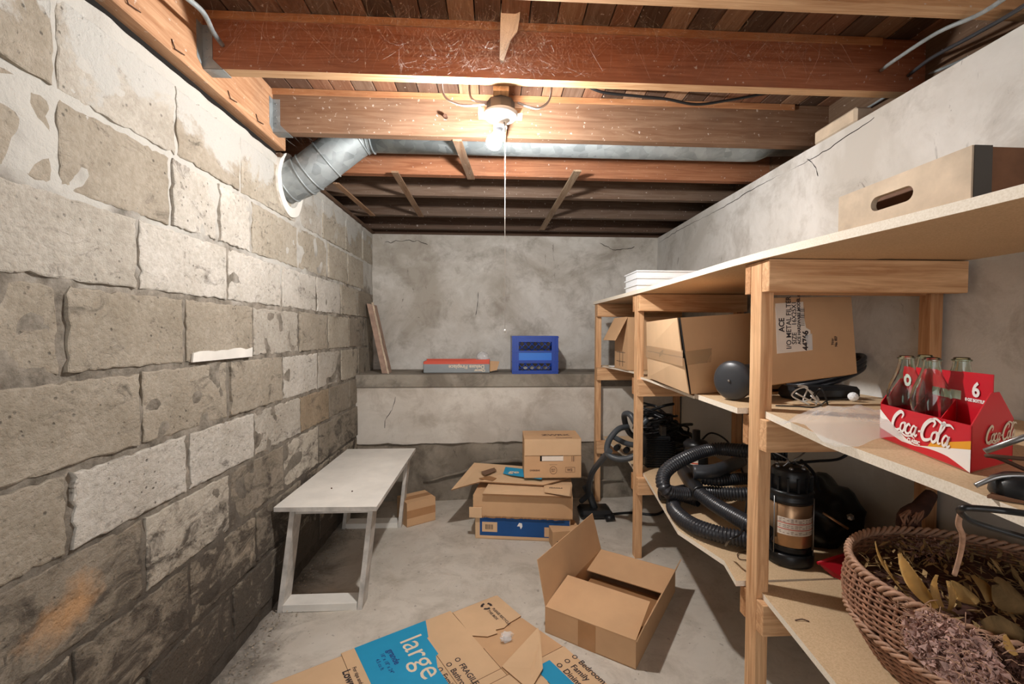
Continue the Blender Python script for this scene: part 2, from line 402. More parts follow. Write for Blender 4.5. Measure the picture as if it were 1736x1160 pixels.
# lower thicker wall with the ledge on top
mb = MB(); grid(mb, (-1.3, YF+.012, -.01), (3.0, 0, 0), (0, 0, .87), 90, 30, .02, 5, (0, -1, 0)); mb.box((-1.3, YF+.04, 0), (1.8, YB+.15, .86))
obj('bare_cement_base', mb, 'cement', wb)
mb = MB(); edge = []
n = 70
for i in range(n+1):
    x = -1.02+2.44*i/n; edge.append(V((x, YF-.006, .435+.02*noise.noise(V((x*4, 0, 3)))+.012*noise.noise(V((x*16, 2, 3))) - (.04 if x > .9 else 0))))
mb.slab([V((-1.02, YF-.006, .87)), *edge, V((1.42, YF-.006, .87))], (0, .03, 0))
obj('plaster_coat', mb, 'plaster_low', wb)
mb = MB(); rid = []
for i in range(46):
    x = -.52+1.5*i/45; z = .13+.17*math.exp(-((x-.1)/.42)**2)+.03*noise.noise(V((x*7, 1, 1)))
    rid.append(V((x, YF-.004, z)))
mb.tube(rid, lambda u: .016*math.sin(math.pi*min(1, max(0.02, u)))+.004, 6)
obj('cement_ridge', mb, 'cement', wb)
mb = MB(); mb.box((-1.02, YF-.02, .852), (1.42, YB+.02, .945), .004)
obj('ledge', mb, 'ledge', wb, label='concrete ledge slab')
for pts in ([(-.72, YF-.007, .78), (-.74, YF-.007, .70), (-.79, YF-.007, .62), (-.80, YF-.007, .55)], [(-.13, YB-.009, 1.6), (-.135, YB-.009, 1.5), (-.15, YB-.009, 1.4)], [(-.9, YB-.009, 2.0), (-.7, YB-.009, 2.02), (-.55, YB-.009, 1.99)], [(.9, YB-.009, 2.02), (1.05, YB-.009, 1.96), (1.2, YB-.009, 1.99)]): crack(pts, wb, .0014, .012)

# left wall: mortar backing and single blocks
mb = MB(); grid(mb, (XL-.004, Y0, 0), (0, 5.6, 0), (0, 0, ZT), 300, 110, .008, 14, (1, 0, 0)); mb.box((XL-.24, Y0, 0), (XL-.03, 4.0, ZT))
wl = struct('wall_left', mb, 'mortar')
G0 = srgb(170, 161, 147); G1 = srgb(182, 174, 160); G2 = srgb(152, 143, 130); WH = srgb(206, 201, 193); W2 = srgb(188, 182, 172); TN = srgb(164, 148, 127); DK = srgb(172, 162, 147); D2 = srgb(196, 189, 177)
def block(y0, y1, z0, z1, c, n=22):
    per = []
    def jit(): return R.uniform(-.0035, .0035) - (R.random() < .10)*R.uniform(.003, .009)
    ys, zs = y1-y0, z1-z0; nz = 11
    for i in range(n): per.append((y0+ys*i/n, z0+.003-jit()*.8))
    for i in range(nz): per.append((y1-.003+jit(), z0+zs*i/nz))
    for i in range(n): per.append((y1-ys*i/n, z1-.003+jit()*.8))
    for i in range(nz): per.append((y0+.003-jit(), z1-zs*i/nz))
    cy, cz = (y0+y1)/2, (z0+z1)/2; pr = R.uniform(-.002, .004); N = len(per)
    vs = [(XL-.014, y, z) for y, z in per] + [(XL+pr-.0015, y-(y-cy)*.006, z-(z-cz)*.010) for y, z in per] + [(XL+pr+R.uniform(-.0006, .0006), cy+(y-cy)*(1-.009/ys), cz+(z-cz)*(1-.010/zs)) for y, z in per]
    tilt = R.uniform(-.004, .004)
    vs = [(x+tilt*(y-cy)/ys*2*(x > XL-.01), y, z) for x, y, z in vs]
    fs = []
    for k in (0, 1):
        for i in range(N): j = (i+1) % N; fs.append((k*N+i, k*N+j, (k+1)*N+j, (k+1)*N+i))
    fs.append(tuple(2*N+i for i in range(N)))
    m_ = MB().faces(vs, fs)
    o = obj('block', m_, 'block', wl, color=c); return o
ZC = [.05, .27, .495, .725, .925, 1.145, 1.365, 1.575, 1.80, 2.035]
E_ = [.24, .665, 1.10, 1.515, 1.925, 2.37, 2.775, 3.15, 3.52, 3.8]
O_ = [.05, .455, .89, 1.325, 1.75, 2.185, 2.605, 3.0, 3.36, 3.8]
cols = {0: [DK]*9, 1: [DK, DK, G2, DK, G2, DK, DK, DK, DK], 2: [DK, DK, G2, D2, G2, D2, G2, G2, G2],
        3: [G0, G0, WH, WH, W2, TN, G2, G2, G2], 4: [G0, G0, G0, G0, G0, WH, W2, G1, G2], 5: [G0, G0, G0, G0, W2, G0, G1, G2, G2],
        6: [W2, W2, WH, WH, WH, WH, WH, G1, G2], 7: [G0, G0, G0, G0, WH, G0, G1, G1, G1], 8: [G0, G0, W2, G0, G1, W2, G1, G1, G1]}
obj_dummy = 0
for r in range(9):
    xs = E_ if r % 2 == 1 else O_
    if r == 8: xs = O_
    if r in (1, 3, 5): xs = E_
    if r in (0, 2, 4, 6): xs = O_
    if r == 7: xs = [.24, .665, 1.10, 1.46, 1.70, 1.925, 2.37, 2.775, 3.15, 3.52]
    if r == 8: xs = [.24, .665, 1.10, 1.49, 1.85, 2.30, 2.70, 3.1, 3.5, 3.8]
    cc = cols[r]
    if r == 7: cc = [G0, G0, G0, WH, WH, G1, G1, G1, G1]
    if r == 6: cc = [W2, W2, W2, WH, WH, WH, WH, G1, G2]
    if r == 4: cc = [G0, G0, G0, G0, G0, WH, W2, G1, G2]
    if r == 2: cc = [DK, DK, G2, D2, G2, D2, G2, G2, G2]
    for i in range(len(xs)-1):
        if xs[i+1]-xs[i] < .05: continue
        gp = R.uniform(.004, .008)
        block(xs[i]+gp, xs[i+1]-gp, ZC[r]+R.uniform(.004, .007), ZC[r+1]-R.uniform(.004, .008), cc[i])
# whitewash caught along the foot of one block
mb = MB(); p = [V((XL+.009, 1.535, 1.152))]
p += [V((XL+.009, 1.90, 1.152)), V((XL+.009, 1.905, 1.19))]+[V((XL+.009, 1.9-.36*i/9, 1.187+R.uniform(-.006, .004))) for i in range(10)]
mb.slab(p, (-.006, 0, 0)); obj('whitewash_run', mb, 'white_paint', wl)
# mortar collar around the duct
def ring(c, r0, r1, x0, x1, n=28):
    m_ = MB(); vs = []
    for x in (x0, x1):
        for rr in (r0, r1):
            for k in range(n):
                a = 2*math.pi*k/n; q = rr*(1+(R.uniform(-.025, .025) if rr == r1 else 0)); vs.append((x, c[1]+q*math.cos(a), c[2]+q*math.sin(a)*1.1))
    fs = []
    for k in range(n):
        j = (k+1) % n; fs += [(2*n+k, 2*n+j, 3*n+j, 3*n+k), (n+k, n+j, 3*n+j, 3*n+k), (k, j, 2*n+j, 2*n+k)]
    return m_.faces(vs, fs)
obj('mortar_collar', ring((0, 2.27, 1.965), .094, .135, XL-.02, XL+.013), 'white_paint', wl)

# ceiling: plank subfloor, joists, rim, strips
mb = MB(); mb.box((-1.5, Y0, 2.345), (1.8, 4.1, 2.36)); ceil = struct('ceiling', mb, 'shadowed')
x = -1.45; pc = [srgb(124, 88, 68), srgb(108, 84, 70), srgb(136, 100, 78), srgb(96, 76, 64), srgb(124, 102, 86), srgb(150, 120, 96), srgb(84, 66, 54)]
while x < 1.75:
    wd = R.uniform(.088, .098); mb = MB(); mb.box((x+.0025, Y0, 2.318+R.uniform(0, .003)), (x+wd-.0015, 4.05, 2.342), .002)
    obj('plank', mb, 'wood_y', ceil, color=R.choice(pc)); x += wd
JB = {}
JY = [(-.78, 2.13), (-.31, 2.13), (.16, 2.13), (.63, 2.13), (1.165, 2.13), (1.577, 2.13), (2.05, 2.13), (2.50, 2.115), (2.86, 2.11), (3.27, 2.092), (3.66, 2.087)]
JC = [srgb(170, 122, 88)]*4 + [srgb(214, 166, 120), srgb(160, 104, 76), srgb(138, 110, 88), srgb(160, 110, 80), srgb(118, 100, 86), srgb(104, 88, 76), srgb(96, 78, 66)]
for (y, z), c in zip(JY, JC):
    mb = MB(); xl = -.965 if y < 2.2 else -1.2
    sk = .0
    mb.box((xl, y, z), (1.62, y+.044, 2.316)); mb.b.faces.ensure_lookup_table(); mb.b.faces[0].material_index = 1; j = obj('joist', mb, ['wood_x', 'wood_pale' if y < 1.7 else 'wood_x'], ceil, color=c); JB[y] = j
    # pale nailing strip edge high on the face (ledger)
    if y in (1.577, 2.05):
        mb = MB(); mb.box((xl, y-.006, 2.292), (1.40, y+.0, 2.317)); obj('nailing_strip', mb, 'wood_x', j, color=srgb(186, 136, 96))
mb = MB(); mb.box((XL-.03, Y0, 2.094), (XL+.035, 2.17, 2.316), .003)
rim = obj('rim_board', mb, 'wood_y', ceil, color=srgb(190, 150, 116))
mb = MB(); mb.box((XL-.03, Y0, 2.06), (XL-.012, 2.17, 2.10)); obj('sill_gap_shade', mb, 'shadowed', ceil)  # dark strip added to paint the shadow line between wall top and rim
for (px, py) in ((213, 0), (290, 75), (382, 158), (428, 196)):
    p = gx(px+12, py+8, XL+.036); m_ = MB(); m_.tube([p+V((0, -.028, .012)), p+V((.004, -.02, -.012)), p+V((.005, .02, -.006))], .002, 5); obj('bent_nail', m_, 'rust', rim)
mb = MB(); mb.box((XL-.2, 2.17, 2.068), (XL+.012, 4.0, 2.09), .002); obj('sill_plate', mb, 'wood_y', ceil, color=srgb(98, 78, 62))
mb = MB(); mb.box((XR+.05, Y0, 2.072), (XR+.2, 4.0, 2.088), .002); obj('sill_plate', mb, 'wood_y', ceil, color=srgb(98, 80, 64))
mb = MB(); mb.box((XR+.17, Y0, 2.088), (XR+.21, 4.0, 2.316)); obj('rim_board', mb, 'wood_y', ceil, color=srgb(104, 84, 66))
mb = MB(); mb.box((-1.3, 3.83, 2.07), (1.6, 3.87, 2.316)); obj('rim_board', mb, 'wood_x', ceil, color=srgb(90, 70, 56))
mb = MB(); mb.box((XL-.24, 2.17, 2.09), (XL-.2, 3.86, 2.316)); obj('rim_board', mb, 'wood_y', ceil, color=srgb(90, 70, 56))
for y, z in ((1.577, 2.13), (2.05, 2.13)):
    mb = MB(); yy0, yy1 = y-.003, y+.047; x0, x1 = XL+.034, XL+.085
    mb.slab([V((x0, yy0, 2.27)), V((x0+.032, yy0, 2.27)), V((x0+.032, yy0, z+.03)), V((x1+.015, yy0, z-.003)), V((x0, yy0, z-.003))], (0, .002, 0))
    mb.slab([V((x0, yy0-.03, 2.27)), V((x0, yy0, 2.27)), V((x0, yy0, z)), V((x0, yy0-.03, z+.02))], (.002, 0, 0))
    mb.box((x0, yy0, z-.004), (x1+.015, yy1, z-.002))
    for k in range(4): mb.lathe([(0.001, -.001), (.003, -.001), (.003, .001), (.001, .001)], 6, Matrix.Translation((x0+.016, yy0-.001, z+.035+k*.028)) @ Matrix.Rotation(math.pi/2, 4, 'X'))
    obj('joist_hanger', mb, 'galv', JB[y])
# furring strips left nailed under the rear joists
for (a, b, wd, c) in (((-.525, 2.44, 2.101), (-.52, 3.28, 2.083), .036, srgb(150, 124, 100)), ((.44, 2.36, 2.100), (.385, 3.60, 2.076), .040, srgb(158, 140, 118)), ((-.90, 2.64, 2.100), (-.86, 3.28, 2.083), .032, srgb(160, 130, 102)), ((-.165, 2.07, 2.119), (-.125, 2.53, 2.104), .040, srgb(140, 118, 98))):
    a = V(a); b = V(b); s_ = V((wd/2, 0, 0)); mb = MB(); mb.slab([a-s_, a+s_, b+s_, b-s_], (0, 0, .009)); obj('furring_strip', mb, 'wood_y', ceil, color=c)
# pale chunk of batt lying on the right wall top
mb = MB(); mb.box((XR+.01, 1.70, 2.075), (XR+.09, 1.93, 2.14), .01)
obj('foam_block', mb, 'old_wood', ceil, label='pale block on the wall top')

# ================================================================ DUCT + WIRING + LAMP
DU = thing('air_duct', 'round galvanised air duct running between the joists and elbowing down into the left block wall', 'duct', (0, 2.25, 2.222))
mb = MB(); mb.tube([(-.60, 2.25, 2.222), (1.28, 2.25, 2.222), (1.33, 2.25, 2.222), (1.40, 2.25, 2.25), (1.6, 2.25, 2.26)], .089, 28); obj('straight_pipe', mb, 'galv', DU)
P = smoothpath([(-.59, 2.25, 2.222), (-.66, 2.25, 2.205), (-.84, 2.25, 2.065), (-.92, 2.255, 2.01), (-1.03, 2.265, 1.965)], 5)
mb = MB(); mb.tube(P, .091, 28); obj('elbow_pipe', mb, 'galv', DU)
mb = MB()
for k, i in ((0, 0), (1, 2), (2, 5), (3, 9), (4, 13), (5, 15), (6, 18)):
    d = (P[min(i+1, len(P)-1)]-P[max(0, i-1)]).normalized(); mb.tube([P[i]-d*.004, P[i]-d*.002, P[i]+d*.002, P[i]+d*.004], lambda u: .0915 if u in (0, 1) else .0955, 28)
obj('seam_bead', mb, 'galv', DU, kind='stuff')

L0 = V((.026, 1.70, 0))
LF = thing('ceiling_light', 'bare lit bulb in a white porcelain pull-chain lampholder', 'light', (L0.x, L0.y, 2.07))
mb = MB(); mb.box((L0.x-.028, 1.622, 2.112), (L0.x+.028, 2.049, 2.130), .001); mb.box((L0.x-.085, 1.74, 2.092), (L0.x+.085, 1.80, 2.112), .001)
obj('mounting_board', mb, 'pine_y', LF, color=srgb(226, 184, 140))
mb = MB(); mb.lathe([(.05, 2.072), (.052, 2.075), (.052, 2.111), (.048, 2.112)], 8, Matrix.Translation((L0.x, L0.y, 0)), smooth=False); obj('junction_box', mb, 'strap_metal', LF)
mb = MB(); mb.lathe([(.012, 2.015), (.024, 2.017), (.024, 2.024), (.022, 2.03), (.026, 2.036), (.033, 2.043), (.055, 2.052), (.064, 2.062), (.064, 2.069), (.058, 2.073)], 32, Matrix.Translation((L0.x, L0.y, 0))); obj('lampholder', mb, 'porcelain', LF)
tilt = Matrix.Translation((L0.x-.004, L0.y, 2.018)) @ Matrix.Rotation(math.radians(22), 4, 'Y') @ Matrix.Rotation(math.radians(8), 4, 'X')
mb = MB(); mb.lathe([(.014, -.03), (.0165, -.022), (.0145, -.008), (.0145, .004)], 20, tilt); obj('bulb_base', mb, 'dark_grey', LF)
mb = MB(); mb.lathe([(.0006, -.084), (.012, -.082), (.022, -.076), (.0275, -.066), (.029, -.056), (.0265, -.045), (.020, -.035), (.015, -.028), (.014, -.024)], 24, tilt); obj('bulb', mb, 'bulb', LF, label='lit white bulb')
mb = MB(); mb.tube([(L0.x+.012, L0.y-.018, 2.03), (L0.x+.016, L0.y-.02, 2.0), (L0.x+.016, L0.y-.02, 1.98)], .003, 6); obj('switch_chain', mb, 'steel', LF)
mb = MB(); cx_ = L0.x+.016; mb.tube([(cx_, L0.y-.02, 1.985), (cx_, L0.y-.02, 1.255)], .0013, 6); mb.lathe([(.001, 1.25), (.004, 1.252), (.004, 1.262), (.001, 1.265)], 8, Matrix.Translation((cx_, L0.y-.02, 0)))
obj('pull_cord', mb, 'white_cable', LF)

def cable(name, pts, r, m_, label, cat='cable', n=6, seg=8, group=None):
    mb = MB(); mb.tube(smoothpath(pts, n), r, seg); o = obj(name, mb, m_); return tag(o, label, cat, group)
y = 1.74
cable('cable', [gy(748, 140, 2.0)+V((0, 0, .05)), gy(752, 160, 1.85), gy(775, 176, 1.78), gy(800, 179, y), gy(826, 176, y)], .0042, 'white_cable', 'white cable looping from the left end into the lamp box, the lower one')
cable('cable', [gy(797, 136, 2.0)+V((0, 0, .04)), gy(796, 155, 1.85), gy(803, 170, 1.77), gy(826, 173, y)], .0042, 'white_cable', 'short white cable dropping into the left of the lamp box')
cable('cable', [gy(936, 138, 2.0)+V((0, 0, .05)), gy(933, 165, 1.85), gy(915, 183, 1.78), gy(893, 180, y), gy(878, 174, y)], .0042, 'white_cable', 'white cable looping into the right of the lamp box')
cable('cable', [gy(985, 140, 1.95), gy(1020, 156, 1.95), gy(1080, 163, 1.95), gy(1130, 168, 1.95), gy(1180, 177, 1.95), gy(1235, 170, 1.95), gy(1300, 158, 1.95)], .006, 'black', 'black cable drooping between the two front joists')
cable('conduit', [gy(1494, 119, 1.57), gy(1520, 100, 1.45), gy(1590, 55, 1.28), gy(1668, 20, 1.13), gy(1760, -45, .9)], .006, 'galv', 'leftmost of three grey cables passing through the front joist at the right wall')
cable('conduit', [gy(1540, 128, 1.57), gy(1580, 98, 1.45), gy(1650, 60, 1.28), gy(1720, 20, 1.13), gy(1800, -35, .95)], .006, 'dark_grey', 'middle of three cables through the front joist at the right wall')
cable('conduit', [gy(1574, 126, 1.57), gy(1625, 105, 1.45), gy(1690, 75, 1.32), gy(1740, 45, 1.2), gy(1830, -20, 1.0)], .0055, 'galv', 'rightmost of three grey cables through the front joist, nearest the right wall')
cable('conduit', [gy(1415, 221, 2.04), gy(1460, 190, 1.85), gy(1500, 165, 1.72), gy(1530, 148, 1.63)], .005, 'galv', 'grey cable entering the second joist beside the right wall')
cable('conduit', [gy(377, 76, 1.57), gy(362, 55, 1.50), gy(345, 22, 1.38), gy(315, -5, 1.28), gy(270, -40, 1.15)], .0075, 'galv', 'grey metal cable entering the front joist at the left wall')
mb = MB(); q = [gy(850, -8, 1.52), gy(884, -8, 1.52), gy(881, 30, 1.52), gy(877, 52, 1.53), gy(866, 66, 1.54), gy(862, 78, 1.55), gy(853, 104, 1.558), gy(847, 100, 1.558), gy(848, 50, 1.54)]
mb.slab(q, (0, .008, 0)); tag(obj('wood_shim', mb, 'white_paint'), 'pale pointed wood shim hanging in front of the reddish joist', 'shim')
mb = MB(); mb.tube([(-.212, 2.045, 2.21), (-.212, 2.02, 2.208), (-.214, 2.005, 2.2)], .007, 8); tag(obj('bolt', mb, 'rust'), 'small dark bolt end in the joist left of the lamp', 'bolt')

# ================================================================ SHELVING
SH = thing('wooden_shelving', 'long pine shelving unit of chipboard shelves against the right wall', 'shelving', (.8, 1.3, 0))
PC = srgb(230, 188, 144); PD = srgb(200, 154, 112)
def P3(n, lo, hi, m_, c=PC): mb = MB(); mb.box(lo, hi, .0015); return obj(n, mb, m_, SH, color=c)
posts = [(.78, 1.27, 1.325), (.783, 2.41, 2.462), (.752, 3.255, 3.305)]
for x, a, b in posts: P3('post', (x, a, 0), (x+.038, b, 1.462), 'pine_z')
for a in (1.31, 2.415, 3.25): P3('post', (1.345, a, 0), (1.385, a+.04, 1.462), 'pine_z', PD)
P3('post', (.78, .12, 0), (.818, .17, 1.462), 'pine_z')
for zt in (1.462, 1.0, .46):
    for x, a, b in posts:
        P3('rail', (x-.0, a-.036, zt-.092), (1.38 if zt > 1.1 else 1.36, a-.0008, zt), 'pine_x', PC)
        if a < 3: P3('rail', (x-.001, b+.0008, zt-.092), (1.36, b+.03, zt), 'pine_x', PD)
def board(pts, z0, th, name='shelf_board', warp=None):
    mb = MB()
    mb.slab([V((x_, y_, z0+(warp(x_, y_) if warp else 0))) for x_, y_ in pts], (0, 0, th), 0, 1)
    return obj(name, mb, ['chip', 'chip_edge'], SH)
def edge_pts(pairs, n=8):
    return [(q.x, q.y) for q in smoothpath([V((a, b, 0)) for a, b in pairs], n)]
# top shelf: front board and narrower rear board
board(edge_pts([(.835, -.2), (.832, .6), (.765, 1.27), (.765, 1.8), (.772, 2.34), (.742, 3.32)], 5)+[(1.10, 3.32), (1.10, -.2)], 1.464, .021)
board([(1.102, -.2), (1.102, 3.32), (1.39, 3.32), (1.39, -.2)], 1.466, .019)
# middle level
board([(.64, .3), (.70, .64), (.729, .94), (.803, 1.30), (.822, 1.30), (.822, 1.33), (1.39, 1.33), (1.39, -.1), (.6, -.1)], 1.002, .020)
board([(.762, 1.665), (.80, 2.3), (.80, 2.40), (.86, 2.50), (.875, 2.66), (.80, 3.30), (1.39, 3.32), (1.39, 1.665)], 1.001, .011)
board([(.750, 1.336), (.765, 1.665), (1.39, 1.69), (1.39, 1.336)], 1.003, .018)
# bottom level
board([(.60, -.1), (.70, .55), (.757, .947), (.805, 1.32), (1.39, 1.33), (1.39, -.1)], .461, .018)
board([(.755, 1.336), (.782, 1.46), (.722, 1.70), (.765, 2.0), (.825, 2.40), (.825, 2.47), (1.39, 2.47), (1.39, 1.336)], .461, .017)
board([(.80, 2.475), (.83, 2.75), (.82, 3.30), (1.39, 3.32), (1.39, 2.475)], .461, .016)

# ================================================================ BENCH
BN = thing('bench', 'low white painted plank bench on trapezoid frames along the block wall', 'bench', (-.76, 2.5, 0))
mb = MB(); mb.slab([(-.985, 2.045, .447), (-.527, 2.03, .447), (-.53, 3.06, .447), (-.985, 3.06, .447)], (0, 0, .020), 0, 1); obj('seat_board', mb, ['white_paint', 'bench_edge'], BN)
for y0, dy in ((2.02, .05), (2.875, .05)):
    w_ = .085
    def quad(a, b, t_): return a, b
    zt = .447
    def plank(x0b, x1b, x0t, x1t, z0, z1, ya, yb):
        m_ = MB(); vs = [(x0b, ya, z0), (x1b, ya, z0), (x1b, ya+w_, z0), (x0b, ya+w_, z0), (x0t, yb, z1), (x1t, yb, z1), (x1t, yb+w_, z1), (x0t, yb+w_, z1)]
        m_.faces([V(v_) for v_ in vs], ((0,3,2,1),(4,5,6,7),(0,1,5,4),(1,2,6,5),(2,3,7,6),(3,0,4,7))); return m_
    sy = y0
    obj('leg', plank(-.965, -.943, -.925, -.903, 0, zt, sy, sy+dy), 'bench_edge', BN)
    obj('leg', plank(-.615, -.593, -.575, -.553, 0, zt, sy, sy+dy), 'bench_edge', BN)
    mb = MB(); mb.box((-.942, sy+.002, 0), (-.616, sy+w_+.002, .033), .001); obj('foot_rail', mb, 'white_paint', BN)
    mb = MB(); mb.box((-.902, sy+dy, .425), (-.576, sy+dy+.02, .446), .001); obj('cross_rail', mb, 'bench_edge', BN)

# ================================================================ CARDBOARD BOXES
def carton_box(name, label, corner, rz, L, W, Hh, m_='card', flaps=(), closed=True, tape=True, group=None, th=.004):
    """local frame: x along L, y along W, corner at origin"""
    t_ = thing(name, label, 'box', corner, rz, group)
    mb = MB(); mb.box((0, 0, 0), (L, th, Hh)); mb.box((0, W-th, 0), (L, W, Hh)); mb.box((0, th, 0), (th, W-th, Hh)); mb.box((L-th, th, 0), (L, W-th, Hh)); mb.box((0, 0, 0), (L, W, th))
    obj('body', mb, m_, t_, world=False)
    if closed:
        mb = MB(); mb.box((0, 0, Hh), (L, W/2-.0008, Hh+th)); obj('flap', mb, m_, t_, world=False)
        mb = MB(); mb.box((0, W/2+.0008, Hh), (L, W, Hh+th)); obj('flap', mb, m_, t_, world=False)
    for a, b, ln, ang, sk in flaps:      # hinge edge a->b, length, angle from horizontal-inwards, taper
        a = V(a); b = V(b); ed = (b-a).normalized(); c_ = V((L/2, W/2, a.z)); inn = V((-ed.y, ed.x, 0))
        if inn.dot(c_-a) < 0: inn = -inn
        d = inn*math.cos(ang)+V((0, 0, math.sin(ang))); nn = ed.cross(d).normalized()*th
        m2 = MB(); m2.slab([a, b, b+d*ln-ed*sk, a+d*ln+ed*sk], nn); obj('flap', m2, m_, t_, world=False)
    return t_
def flat(parent, name, m_, x0, x1, z0, z1, y=-.0006, face='front', L=0, W=0):
    mb = MB()
    if face == 'front': mb.box((x0, y, z0), (x1, y+.0005, z1))
    elif face == 'left': mb.box((-.0006, x0, z0), (-.0001, x1, z1))
    elif face == 'right': mb.box((L+.0001, x0, z0), (L+.0006, x1, z1))
    return obj(name, mb, m_, parent, world=False)

# open box on the floor
a, b_, d_ = V((.214, 1.826, 0)), V((.521, 1.605, 0)), V((.583, 2.299, 0))
ang = math.atan2(b_.y-a.y, b_.x-a.x)
LL, WW = .385, .60
ob = carton_box('cardboard_box', 'open brown cardboard box on the floor with one side flap standing up', (a.x, a.y, 0), ang, LL, WW, .108, closed=False,
    flaps=[((0, 0, .108), (LL, 0, .108), .205, math.radians(12), .006), ((0, WW, .108), (LL, WW, .108), .19, math.radians(-8), .006),
           ((0, 0, .108), (0, WW, .108), .19, math.radians(104), .01), ((LL, 0, .108), (LL, WW, .108), .07, math.radians(112), .01)])
flat(ob, 'tape', 'tape', .15, .225, .0, .107)
mb = MB(); mb.slab([V((.02, .17, .012)), V((LL-.02, .19, .012)), V((LL-.02, .45, .03)), V((.02, .44, .035))], (0, 0, .004)); obj('inner_flap', mb, 'card_dark', ob, world=False)

# small box by the bench
ang = math.atan2(.109, .166)
sb = carton_box('cardboard_box', 'small closed brown box on the floor beside the bench', (-.556, 2.878, 0), ang, .20, .165, .153)
flat(sb, 'tape', 'tape', .0, .20, .055, .105)
mb = MB(); mb.box((0.002, .055, .1575), (.198, .11, .1582)); obj('tape', mb, 'tape', sb, world=False)
# small box partly hidden behind the open one
hb = carton_box('cardboard_box', 'small brown box on the floor behind the raised flap of the open box', (.340, 2.545, 0), .10, .17, .15, .095)
mb = MB(); mb.lathe([(.001, -.0006), (.004, -.0006), (.004, 0)], 10, Matrix.Translation((.03, -.0004, .04)) @ Matrix.Rotation(math.pi/2, 4, 'X')); obj('hand_hole', mb, 'ink', hb, world=False)

# stack under the back wall: blue box, wide tan box, flattened cartons, printed box
ang = math.atan2(-.085, .58)
bb = carton_box('cardboard_box', 'blue printed carton at the bottom of the floor stack', (-.112, 2.705, 0), ang, .575, .42, .135, 'card_pale')
flat(bb, 'blue_panel', 'deep_blue', .028, .57, .022, .132)
mb = MB(); mb.box((.042, -.0014, .045), (.135, -.0008, .105)); obj('pale_label', mb, 'card_pale', bb, world=False)
mb = MB(); mb.box((.42, -.0014, .028), (.56, -.0008, .085)); obj('pale_label', mb, 'card_pale', bb, world=False)
mb = MB()
for k in range(9): mb.box((.063+k*.0055, -.002, .06), (.063+k*.0055+R.uniform(.0015, .0035), -.0015, .09))
for k in range(6): mb.box((.45+k*.009, -.002, .05), (.454+k*.009, -.0015, .06))
obj('bar_code', mb, 'ink', bb, world=False, kind='stuff')
mb = MB(); mb.faces([V((.255, -.002, .085)), V((.268, -.002, .107)), V((.285, -.002, .104)), V((.288, -.002, .085)), V((.278, -.002, .068)), V((.272, -.002, .085))], [(0, 1, 2, 3, 4, 5)]); obj('pale_emblem', mb, 'white_ink', bb, world=False)
tb = carton_box('cardboard_box', 'wide plain tan box standing on the blue carton', (-.125, 2.70, .140), ang, .60, .40, .125, 'card', tape=False)
mb = MB(); mb.box((-.022, -.012, -.005), (.055, -.004, .058), .001); obj('bent_tab', mb, 'card_pale', tb, world=False)
mb = MB(); mb.tube([V((.01+.011*k, -.004, -.001+R.uniform(-.004, .004))) for k in range(50)], .0035, 5); obj('torn_edge', mb, 'card_edge', tb, world=False)
def sheet(name, label, pts, th, m_='card_pale', sag=0):
    mb = MB(); mb.slab([V(p) for p in pts], (0, 0, th), 0, 1); return tag(obj(name, mb, [m_, 'card_edge']), label, 'cardboard')
s1 = sheet('flattened_carton', 'flattened carton with blue print lying across the stack', [gz(804, 786, .325), gz(765, 832, .275), gz(800, 822, .300), gz(815, 818, .31), gz(921, 824, .305), gz(965, 812, .31), V((.47, 3.05, .315)), gz(884, 792, .33)], .006)
mb = MB(); mb.slab([gz(857, 792, .3335), gz(853, 803, .3325), gz(865, 806, .3325), gz(918, 813, .3325), gz(925, 800, .3335)], (0, 0, .0012)); obj('blue_print', mb, 'sky_blue', s1)
tr = (gz(905, 802, .336)-gz(865, 800, .336)).normalized()
mb = MB(); mb.text('ge', .075, gz(862, 802, .3355), tr, V((-tr.y, tr.x, 0)), .0004, .002); obj('pale_lettering', mb, 'cream_ink', s1)
mb = MB(); mb.slab([gz(815, 800, .3325), gz(838, 793, .3335), gz(842, 798, .3335), gz(822, 806, .3325)], (0, 0, .0006)); obj('faint_print', mb, 'ink_soft', s1)
s2 = sheet('flattened_carton', 'flattened carton with folded corner on the front edge of the stack', [gz(829, 821, .290), gz(818, 840, .279), gz(968, 845, .279), gz(970, 826, .285), gz(968, 815, .29), gz(925, 822, .29)], .010)
mb = MB(); mb.slab([gz(922, 823, .301), gz(923, 835, .300), gz(966, 842, .301), gz(968, 824, .301)], (0, 0, .004)); obj('folded_corner', mb, 'card_pale', s2)
mb = MB(); mb.text('FRAGILE', .022, gz(931, 828, .3055), (1, -.15, 0), (.15, 1, 0), .0004, .0006); obj('faint_lettering', mb, 'ink', s2)
mb = MB(); mb.slab([gz(812, 812, .3175), gz(830, 808, .3175), gz(842, 812, .3175), gz(835, 816, .3175)], (0, 0, .004)); obj('flattened_tab', mb, 'card_dark', s1)
ub = carton_box('cardboard_box', 'printed brown carton on top of the stack with a white label in its slot', (.192, 2.80, .333), -.02, .362, .245, .245, 'card')
mb = MB(); mb.box((.003, -.0045, .145), (.36, -.0005, .248), .0008); obj('front_flap', mb, 'card_pale', ub, world=False)
mb = MB(); mb.box((.10, -.0012, .108), (.245, -.0004, .143)); obj('slot', mb, 'shadowed', ub, world=False)
mb = MB(); mb.box((.112, -.0025, .110), (.248, -.0015, .140)); obj('white_label', mb, 'label_paper', ub, world=False)
mb = MB(); ex = V((1, 0, 0)); ez = V((0, 0, 1))
mb.text('OVERSEAS', .014, V((.035, -.0008, .045)), ex, ez, 0, .0006); mb.text('W2', .022, V((.272, -.0008, .044)), ex, ez, 0, .001)
